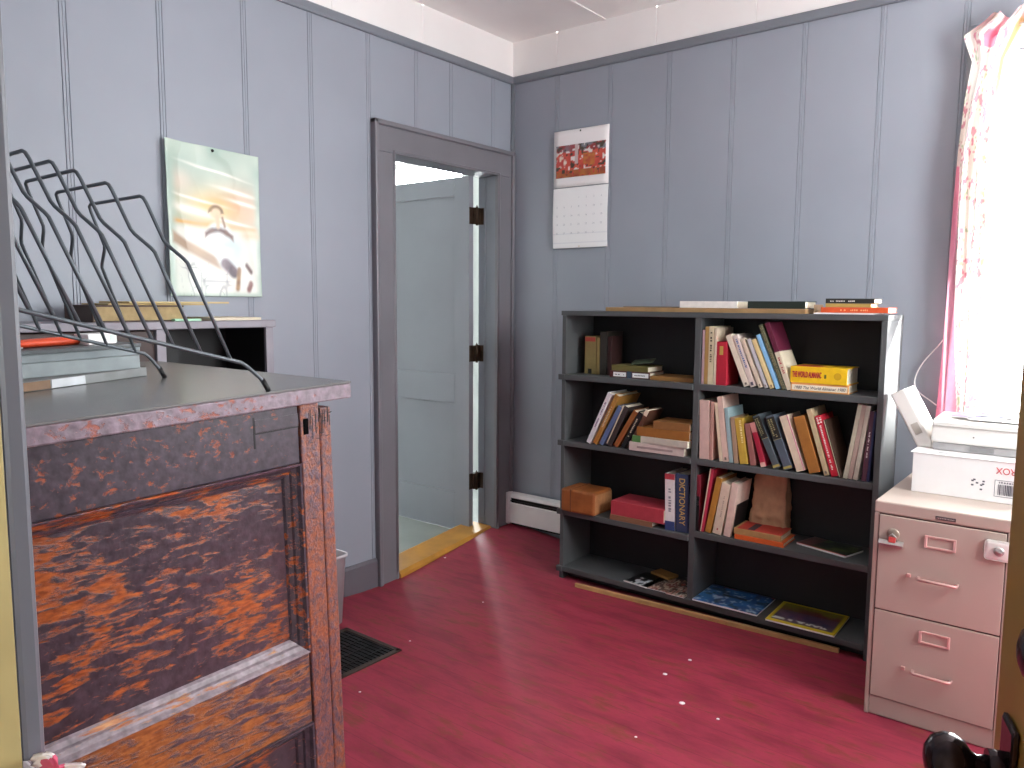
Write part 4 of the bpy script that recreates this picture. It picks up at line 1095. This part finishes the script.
pp(MB().box(-2.77, -2.512, 1.6805, 1.6835, .02, 1.253), 'lining', M_black); pp(MB().box(-2.77, -2.512, 1.2985, 1.3015, .02, 1.253), 'lining', M_black); pp(MB().box(-2.77, -2.512, 1.3015, 1.6805, 1.2525, 1.2545), 'lining', M_black)  # black sheets added to paint the compartment's shade onto its inner faces
pp(MB().box(-2.777, -2.770, .75, 1.713, .02, 1.254), 'back_panel', M_black)  # black paints the shade at the back of the compartments
pp(MB().box(-2.60, -2.512, .777, 1.266, 1.02, 1.250, .003), 'drawer_front', mat('3c2a26', .5))
ab = thing('photo_album', 'thick album with brown cover and tan pages on the pigeonhole cabinet', 'album', (-2.73, 1.08, 1.2806))
MB().box(.01, .20, .006, .30, .004, .048, .001).build('page_block', mat('a8936a', .8, vary=.15, scale=50), ab)
mb = MB(); mb.box(0, .205, 0, .300, 0, .004, .001); mb.box(0, .205, 0, .300, .048, .053, .001); mb.box(0, .205, 0, .006, 0, .053, .002); mb.build('cover', mat('4a382e', .5), ab)
tag(MB().box(-.10, .10, 0, .34, 0, .005, .001).build('paper_folder', mat('b8a06c', .7, vary=.1), None, (-2.625, 1.13, 1.3342), (0, .0, -.02)), 'tan paper folder lying on the album, lower one', 'folder')
tag(MB().box(-.10, .10, 0, .36, 0, .006, .001).build('paper_folder', mat('c9b482', .7, vary=.1), None, (-2.61, 1.185, 1.3400), (0, .0, .03)), 'pale tan envelope lying topmost over the album', 'folder')
tag(MB().box(-.012, .012, 0, .095, 0, .008, .001).build('eraser', mat('a9d8b8', .6), None, (-2.515, 1.335, 1.2806)), 'pale green eraser strip at the front edge of the pigeonhole cabinet', 'eraser')
tag(MB().box(-.20, 0, 0, .20, 0, .010, .001).build('paper_pad', mat('d6cbb4', .7), None, (-2.51, 1.47, 1.2806)), 'cream paper pad on the right end of the pigeonhole cabinet', 'paper')

# ------------------------------------------------------------------ waste bin and floor register
bn = thing('waste_bin', 'grey plastic waste bin on the floor behind the desk corner', 'bin', (-2.62, 1.90, 0))
def rring(mb, hx, hy, z, r=.03, n=5):
    vs = []
    for cx, cy, a0 in ((hx - r, hy - r, 0), (-hx + r, hy - r, PI / 2), (-hx + r, -hy + r, PI), (hx - r, -hy + r, 3 * PI / 2)):
        for k in range(n + 1):
            a = a0 + PI / 2 * k / n; vs.append(mb.bm.verts.new((cx + r * math.cos(a), cy + r * math.sin(a), z)))
    return vs
def loft(mb, rings, cap0=True, cap1=True):
    for a, b in zip(rings, rings[1:]):
        n = len(a)
        for k in range(n):
            f = mb.bm.faces.new((a[k], a[(k + 1) % n], b[(k + 1) % n], b[k])); f.smooth = True
    if cap0: mb.bm.faces.new(rings[0][::-1])
    if cap1: mb.bm.faces.new(rings[-1])
mb = MB(); loft(mb, [rring(mb, .108, .138, .0), rring(mb, .120, .152, .285), rring(mb, .126, .158, .287), rring(mb, .126, .158, .298), rring(mb, .117, .149, .298), rring(mb, .104, .134, .006)])
mb.build('bin_body', mat('b5b0b4', .5, vary=.03), bn)
mb = MB(); rn = random.Random(9)
bmesh.ops.create_icosphere(mb.bm, subdivisions=3, radius=.06)
for v in mb.bm.verts: v.co *= .8 + .35 * vnoise(v.co.x * 60 + 5, v.co.y * 60 + v.co.z * 40, 4)
tag(mb.build('crumpled_paper', mat('d8d2c4', .8), None, (-2.575, 1.965, .270)), 'crumpled whitish paper sticking out of the waste bin', 'paper')
gr = thing('floor_register', 'black slotted metal register set in the red floor', 'floor register', (-2.29, 1.85, 0))
mb = MB(); hx, hy = .165, .150
mb.box(-hx, hx, -hy, -hy + .022, 0, .006, .002); mb.box(-hx, hx, hy - .022, hy, 0, .006, .002); mb.box(-hx, -hx + .022, -hy, hy, 0, .006, .002); mb.box(hx - .022, hx, -hy, hy, 0, .006, .002)
mb.build('register_frame', mat('4c4038', .45, metal=.3), gr)
mb = MB()
for k in range(13): y = -hy + .03 + k * .020; mb.box(-hx + .02, hx - .02, y, y + .009, .0, .004)
for k in range(4): x = -hx + .07 + k * .063; mb.box(x, x + .007, -hy + .02, hy - .02, 0, .0045)
mb.build('register_slats', M_iron, gr)
MB().box(-hx + .01, hx - .01, -hy + .01, hy - .01, .0003, .0012).build('register_well', M_black, gr)

# ------------------------------------------------------------------ filing cabinet with the things on and against it
FXA, FXB, FYF, FYB, FZ = -.603, -.222, 2.660, 3.320, .722
fc = thing('filing_cabinet', 'beige-pink two-drawer metal filing cabinet in front of the window', 'filing cabinet', (FXA, FYF, 0))
def fp(mb, name, m, root=None):
    o = mb.build(name, m)
    off = Vector(fc.location)
    for v in o.data.vertices: v.co -= off
    o.parent = root or fc; return o
mb = MB(); mb.box(FXA, FXB, FYF + .004, FYB, .0, FZ - .040, .003); fp(mb, 'body', M_file)
mb = MB(); mb.box(FXA - .001, FXB + .001, FYF - .001, FYB, FZ - .040, FZ, .005); fp(mb, 'top_panel', M_file)
mb = MB(); mb.box(FXA + .014, FXB - .014, FYF + .001, FYF + .01, .004, .066, .002); fp(mb, 'base_panel', M_file)
for a, b in ((FXA, FXA + .0135), (FXB - .0135, FXB)): fp(MB().box(a, b, FYF - .0006, FYF + .02, 0, FZ - .04, .002), 'front_stile', M_file)
M_filed = mat('5a4644', .5)
fp(MB().box(FXA + .0135, FXB - .0135, FYF + .003, FYF + .008, .066, FZ - .04), 'drawer_gap', M_filed)
for (za, zb2) in ((.069, .361), (.366, .678)):
    dr = fp(MB().box(FXA + .0165, FXB - .0165, FYF - .004, FYF + .006, za, zb2, .002), 'drawer', M_file)
    lz = .616 if za > .3 else .306; hz = .495 if za > .3 else .187; x0 = -.454 if za > .3 else -.453
    mb = MB(); a, b, c, d_ = x0, x0 + .088, lz - .020, lz + .020
    mb.box(a, b, FYF - .008, FYF - .004, d_ - .006, d_, .001); mb.box(a, b, FYF - .008, FYF - .004, c, c + .006, .001); mb.box(a, a + .008, FYF - .009, FYF - .004, c, d_, .001); mb.box(b - .008, b, FYF - .009, FYF - .004, c, d_, .001)
    fp(mb, 'label_holder', mat('dfb6b0', .35, metal=.2), dr)
    x0 = -.468; mb = MB()
    mb.tube([(x0 + .004, FYF - .003, hz), (x0 + .004, FYF - .022, hz), (x0 + .008, FYF - .027, hz), (x0 + .108, FYF - .027, hz), (x0 + .112, FYF - .022, hz), (x0 + .112, FYF - .003, hz)], .0048, 10)
    fp(mb, 'handle', mat('cfa8a2', .3, metal=.35), dr)
    mb = MB(); mb.box(x0 - .030, x0 - .018, FYF - .012, FYF - .003, hz - .004, hz + .008, .002); fp(mb, 'thumb_latch', mat('c99c96', .35, metal=.3), dr)
mb = MB(); mb.box(-.428, -.372, FYF - .003, FYF, .690, .701, .001); pl = fp(mb, 'maker_plate', mat('5c5256', .4, metal=.4))
mb = MB()
glyphs(mb, .046, .004, 'plate', 'x', 0, 0, -.0008)
o = mb.build('plate_lettering', mat('b8a8a4', .5), pl); o.location = (-.424 - FXA, -.003, .6935)
# bulldog clip magnet
cl = thing('bulldog_clip', 'metal bulldog clip stuck on the upper drawer of the filing cabinet', 'clip', (-.5475, FYF - .0042, .602))
mb = MB(); mb.prism([(-.001, -.020), (-.014, -.020), (-.018, -.012), (-.011, -.002), (-.001, -.002)], 0, -.036, .036); mb.build('clip_jaw', M_steel, cl)
mb = MB(); mb.lathe([(.019, 0), (.019, .004), (.015, .006), (.002, .007)], 24, Matrix.Translation((.004, -.001, .018)) @ Matrix.Rotation(PI / 2, 4, 'X')); mb.build('magnet_disc', mat('a89c8e', .3, metal=.5), cl)
mb = MB(); mb.tube([(-.010, -.008, -.004), (-.008, -.013, .012), (.004, -.015, .022), (.016, -.013, .012), (.017, -.008, -.004)], .0022, 8); mb.build('clip_lever', M_steel, cl)
mb = MB(); mb.box(-.007, .014, -.0165, -.012, -.006, .012, .002); mb.build('clip_label', mat('c8504c', .5), cl)
# white latch
lk = thing('white_latch', 'white plastic latch with a metal thumb turn on the upper drawer', 'latch', (-.254, FYF - .0042, .626))
mb = MB(); mb.box(-.038, .036, -.010, 0, -.030, .030, .009, seg=3); mb.build('latch_plate', M_plastic, lk)
mb = MB(); mb.lathe([(.014, 0), (.014, .003), (.010, .006), (.002, .007)], 20, Matrix.Translation((0, -.010, 0)) @ Matrix.Rotation(PI / 2, 4, 'X')); mb.build('turn_base', M_steel, lk)
mb = MB(); mb.box(-.010, .010, -.022, -.012, -.003, .003, .0015, M=Matrix.Rotation(.5, 4, 'Y')); mb.build('thumb_turn', M_steel, lk)

# carton
ct = thing('carton', 'flat white carton with upside-down red lettering on the filing cabinet', 'box', (-.541, 2.870, FZ + .0006))
CX, CD, CZH = .330, .285, .133
MB().box(0, CX, 0, CD, 0, CZH, .0015).build('carton_body', M_card, ct)
mb = MB(); mb.box(-.008, CX + .004, -.003, CD * .5, CZH + .0002, CZH + .003, .001); mb.box(-.002, CX + .004, CD * .51, CD, CZH + .0002, CZH + .003, .001); mb.build('carton_flap', M_card, ct)
lettering('carton_lettering', 'XEROX', .030, mat('d2444c', .6), ct, (.284, -.0006, .105), (PI / 2, PI, 0), width=.085)
mb = MB(); a, b, c, d_ = .240, .318, .020, .074
for r in ((a, b, c, c + .0015), (a, b, d_ - .0015, d_), (a, a + .0015, c, d_), (b - .0015, b, c, d_)): mb.box(r[0], r[1], -.0007, .001, r[2], r[3])
mb.build('label_border', mat('77737c', .6), ct)
mb = MB(); rn = random.Random(12); x = .250
while x < .310:
    w_ = rn.choice((.001, .0018, .003)); mb.box(x, x + w_, -.0008, .001, .026, .060); x += w_ + rn.choice((.0012, .002))
mb.build('barcode', mat('5c5a64', .6), ct)
mb = MB(); glyphs(mb, .05, .006, 'lib', 'x', .252, .064, -.0008); mb.build('label_lettering', mat('77737c', .6), ct)
mb = MB()
for x, z in ((.175, .062), (.180, .066), (.200, .050), (.205, .054), (.175, .048), (.200, .036), (.188, .056), (.206, .063)): mb.box(x, x + .007, -.0008, .001, z - .002, z + .003)
mb.build('handling_marks', mat('55525c', .6), ct)
mb = MB()
for k in range(4): mb.box(.07 + k * .05, .10 + k * .05, .02 + .01 * (k % 2), .045, CZH + .003, CZH + .0036)
mb.build('flap_print', mat('b9b6ba', .6), ct)

# printer standing on the carton
pr = thing('printer', 'off-white desktop printer standing on the carton', 'printer', (-.502, 2.945, FZ + .1375))
PWX, PDY, PHZ = .325, .22, .105
mb = MB(); mb.prism([(0, .028), (-.004, .034), (0, .098), (.02, PHZ), (PDY - .03, PHZ + .006), (PDY, .09), (PDY, .0), (.03, .0), (.03, .026)], 0, 0, PWX); o = mb.build('printer_body', M_plastic, pr)
bv = o.modifiers.new('soft_edges', 'BEVEL'); bv.width = .004; bv.segments = 2
MB().box(.004, PWX - .004, .006, .03, .001, .027, .002).build('paper_slot', mat('a9a6a6', .5), pr)
MB().box(.115, .185, .003, .010, .006, .022, .001).build('slot_badge', mat('8c8a8a', .5), pr)
MB().box(.004, PWX - .004, -.0045, .001, .084, .0856).build('lid_seam', mat('b5b1ac', .5), pr)
mb = MB(); mb.lathe([(.0025, 0), (.0025, .001), (.001, .0012)], 10, Matrix.Translation((.125, -.0035, .055)) @ Matrix.Rotation(PI / 2, 4, 'X')); mb.build('indicator_light', mat('6a6668', .4), pr)
# slanted paper feeder on its left
M = Matrix.Translation((.006, .03, .004)) @ Matrix.Rotation(-.50, 4, 'Y')
mb = MB(); mb.box(-.050, 0, 0, .17, 0, .222, .006, M=M, seg=3); fd = mb.build('paper_feeder', M_plastic, pr)
mb = MB(); mb.box(-.036, -.012, -.0016, .001, .060, .100, .001, M=M); mb.build('feeder_catch', mat('bdb7ad', .5), fd)
# papers lying on the printer
zt = FZ + .1375 + .1125
mg = thing('leaflet', 'dark blue edged leaflet lying on top of the printer', 'leaflet', (-.455, 2.985, zt), (0, 0, -.06))
MB().box(0, .150, 0, .12, 0, .004, .001).build('pages', M_card, mg); MB().box(0, .150, 0, .12, .0042, .0052).build('cover', mat('6a6488', .4), mg)
mg = thing('disc_sleeve', 'pale sleeve with a violet disc print lying on top of the printer', 'disc sleeve', (-.385, 3.02, zt + .0062), (0, 0, .12))
MB().box(0, .125, 0, .125, 0, .003, .001).build('sleeve', M_card, mg)
mb = MB(); mb.lathe([(.052, .003), (.052, .0036), (.012, .0036)], 28, Matrix.Translation((.0625, .0625, 0))); mb.build('disc_print', mat('9a98c4', .3), mg)
tag(MB().box(0, .20, 0, .15, 0, .0015).build('paper_sheet', M_card, None, (-.40, 2.965, zt + .0002 - .0022), (0, 0, .03)), 'loose white sheet at the right on the printer lid', 'paper')

# white cord hanging on the wall
cd = MB()
def spline(pts, n=8):
    P = [Vector(p) for p in pts]; out = []
    for i in range(len(P) - 1):
        a, b, c, d_ = P[max(0, i - 1)], P[i], P[i + 1], P[min(len(P) - 1, i + 2)]
        for k in range(n):
            t = k / n; out.append(.5 * ((2 * b) + (c - a) * t + (2 * a - 5 * b + 4 * c - d_) * t * t + (3 * b - a - 3 * c + d_) * t ** 3))
    return out + [P[-1]]
cd.tube(spline([(-.575, 3.49, 1.215), (-.592, 3.488, 1.189), (-.640, 3.488, 1.122), (-.664, 3.488, 1.07), (-.668, 3.488, 1.03), (-.650, 3.486, .998), (-.598, 3.48, .962), (-.56, 3.47, .93), (-.54, 3.44, .86)]), .0028, 6)
tag(cd.build('power_cord', M_card), 'thin white cord hanging on the wall beside the curtain', 'cord')

# ------------------------------------------------------------------ curtain
def interp(tab, z):
    for (a, va), (b, vb) in zip(tab, tab[1:]):
        if a <= z <= b: return va + (vb - va) * (z - a) / (b - a)
    return tab[-1][1] if z > tab[-1][0] else tab[0][1]
LEFT = [(.86, -.578), (.98, -.573), (1.37, -.564), (1.75, -.561), (1.94, -.556), (2.12, -.545), (2.257, -.528), (2.31, -.548), (2.35, -.562), (2.385, -.50), (2.42, -.46)]
RIGHT = [(.86, -.375), (1.2, -.385), (1.6, -.405), (1.94, -.425), (2.257, -.40), (2.35, -.33), (2.42, -.30)]
CZ0, CZ1 = .865, 2.405
def p_curtain(u, v):
    n = vnoise(u * 30, v * 110, 81); k = vnoise(u * 60, v * 220, 82); big = vnoise(u * 9, v * 34, 83)
    c = L3('f4ebe2')
    up = .37 - .50 * v if v < .66 else -1
    if u < up: c = mix(L3('ee9fb6'), L3('ea94ae'), n)
    elif u < up + .015: c = L3('f7f0ea')
    elif u < .70:
        if n > .63 and big > .40: c = mix(L3('dea2ac'), L3('cc7f92'), k)
        elif n < .22 and big > .38: c = mix(L3('c4cdb0'), L3('aebb98'), k)
    elif u < .76: c = mix(L3('f2e2c2'), L3('efd49a'), smooth(.6, .85, v))
    elif u < .82: c = L3('f4d4d8')
    elif n > .72: c = L3('ecc0c4')
    if v > .935 and .30 < u < .46: c = L3('ea94ae')
    if v > .978: c = mix(c, L3('f0c8cc'), .5)
    return c
def cshape2(u, v):
    z = CZ0 + v * (CZ1 - CZ0)
    l, r = interp(LEFT, z), interp(RIGHT, z)
    a = .024 - .010 * smooth(.75, .9, v) + .012 * smooth(.93, 1, v)
    y = 3.425 + a * math.sin(u * 2 * PI * 3.0 + .8 + .5 * math.sin(v * 5)) + .006 * math.sin(u * 31 + v * 9) - .014 * (1 - smooth(0, .15, u))
    y -= .012 * smooth(.95, 1, v) * math.sin(u * 40)
    return (l + (r - l) * (u + .018 * math.sin(u * 2 * PI * 3)), y, z + (.018 * math.sin(u * 11 + .6) + .02 * u) * smooth(.9, 1, v))
ctn = thing('curtain', 'pink and cream floral curtain gathered at the window edge', 'curtain', (0, 0, 0))
sheet('curtain_cloth', 1, 1, 130, 230, p_curtain, M_cloth, ctn, cshape2, thick=0)
mb = MB(); mb.tube([(-.53, 3.452, 2.372), (.42, 3.452, 2.372)], .006, 10); mb.build('curtain_rod', M_heater, ctn)

# pink and white scrap of cloth at the lower left edge of the doorway
cb_ = MB(); g = []
for j in range(13):
    row = []
    for i in range(17):
        u, v = i / 16, j / 12
        row.append(cb_.bm.verts.new((-.628 + .030 * math.sin(PI * v) + .006 * math.sin(u * 9), .207 + u * .027, .986 + .026 * math.sin(PI * (.15 + .8 * v)) + .010 * math.sin(u * 7 + 1) * (1 - u) - .012 * u)))
    g.append(row)
for j in range(12):
    for i in range(16):
        f = cb_.bm.faces.new((g[j][i], g[j][i + 1], g[j + 1][i + 1], g[j + 1][i])); f.smooth = True; f.material_index = 0 if 1 < i < 9 else 1
o = cb_.build('cloth_scrap', [mat('d25a78', .8), mat('efe6e6', .8)])
md = o.modifiers.new('thickness', 'SOLIDIFY'); md.thickness = .003
tag(o, 'small pink and white cloth scrap hooked at the lower left doorway edge', 'cloth')

# paint flecks on the floor boards
for x, y, rr_ in [(-1.22, 2.639, 0.008), (-1.241, 2.477, 0.009), (-1.099, 2.326, 0.011), (-0.962, 2.307, 0.006), (-1.118, 2.044, 0.005), (-2.744, 2.897, 0.007), (-2.203, 2.575, 0.004), (-2.165, 2.081, 0.004), (-2.004, 1.685, 0.005), (-1.429, 3.306, 0.004)]:
    mb = MB(); mb.lathe([(rr_, 0), (rr_ * .8, .0010), (.001, .0012)], 7); mb.build('paint_fleck', M_card, fl, (x, y, floor_z(x, y) + .0002))

# ------------------------------------------------------------------ light, sky, camera
wd = bpy.data.worlds.new('sky'); SC.world = wd; wd.use_nodes = True
bg = wd.node_tree.nodes['Background']; bg.inputs['Color'].default_value = (.96, .985, 1.0, 1); bg.inputs['Strength'].default_value = 25.0
sn = bpy.data.lights.new('sun', 'SUN'); sn.energy = 50; sn.angle = math.radians(.6); sn.color = (1, .95, .88)
so = bpy.data.objects.new('sun', sn); COL.objects.link(so)
el = math.radians(63); az = Vector((-1, -.25, 0)).normalized()
so.rotation_euler = Vector((az.x * math.cos(el), az.y * math.cos(el), -math.sin(el))).to_track_quat('-Z', 'Y').to_euler()
# spot lamp added outside to whiten the bookcase side through the back window
sp = bpy.data.lights.new('added_bookcase_spot', 'SPOT'); sp.energy = 42000; sp.spot_size = math.radians(3.2); sp.spot_blend = .1; sp.shadow_soft_size = .10; sp.color = (1, .98, .95)
spo = bpy.data.objects.new('added_bookcase_spot', sp); COL.objects.link(spo)
tg = Vector((-.684, 3.32, 1.16)); dv = Vector((.894 * math.cos(.349), .447 * math.cos(.349), math.sin(.349)))
spo.location = tg + dv * 10.0; spo.rotation_euler = (-dv).to_track_quat('-Z', 'Y').to_euler()
def portal(name, loc, rot, w_, h_):
    l = bpy.data.lights.new(name, 'AREA'); l.shape = 'RECTANGLE'; l.size = w_; l.size_y = h_; l.cycles.is_portal = True
    o = bpy.data.objects.new(name, l); COL.objects.link(o); o.location = loc; o.rotation_euler = rot
def mid(a, b): return (a + b) / 2
portal('window_portal', (mid(*WIN1[:2]), YB + .14, mid(*WIN1[2:])), (-PI / 2, 0, 0), WIN1[1] - WIN1[0], WIN1[3] - WIN1[2])
portal('window_portal', (XR + .14, mid(*WIN2[:2]), mid(*WIN2[2:])), (0, PI / 2, 0), WIN2[3] - WIN2[2], WIN2[1] - WIN2[0])
portal('window_portal', (1.74, mid(*EW[:2]), mid(*EW[2:])), (0, PI / 2, 0), EW[3] - EW[2], EW[1] - EW[0])
portal('window_portal', (mid(*HW[:2]), HY1 + .14, mid(*HW[2:])), (-PI / 2, 0, 0), HW[1] - HW[0], HW[3] - HW[2])

cam = bpy.data.cameras.new('camera'); co = bpy.data.objects.new('camera', cam); COL.objects.link(co); SC.camera = co
cam.sensor_width = 36; cam.sensor_fit = 'HORIZONTAL'; cam.lens = 774.2 / 1024 * 36; cam.clip_start = .01
yaw, pitch, roll = math.radians(-38.441), math.radians(-5.993), math.radians(.380)
f = Vector((math.sin(yaw) * math.cos(pitch), math.cos(yaw) * math.cos(pitch), math.sin(pitch)))
r = Vector((math.cos(yaw), -math.sin(yaw), 0)); u = r.cross(f)
r2 = r * math.cos(roll) + u * math.sin(roll); u2 = -r * math.sin(roll) + u * math.cos(roll)
co.matrix_world = Matrix(((r2.x, u2.x, -f.x, 0), (r2.y, u2.y, -f.y, 0), (r2.z, u2.z, -f.z, 1.35), (0, 0, 0, 1)))
vs = SC.view_settings
vs.view_transform = 'Standard'; vs.look = 'None'; vs.gamma = 1; vs.use_curve_mapping = False; vs.exposure = 0.40
cy = SC.cycles
cy.max_bounces = 10; cy.diffuse_bounces = 6; cy.transparent_max_bounces = 12; cy.sample_clamp_indirect = 6
cy.use_denoising = True
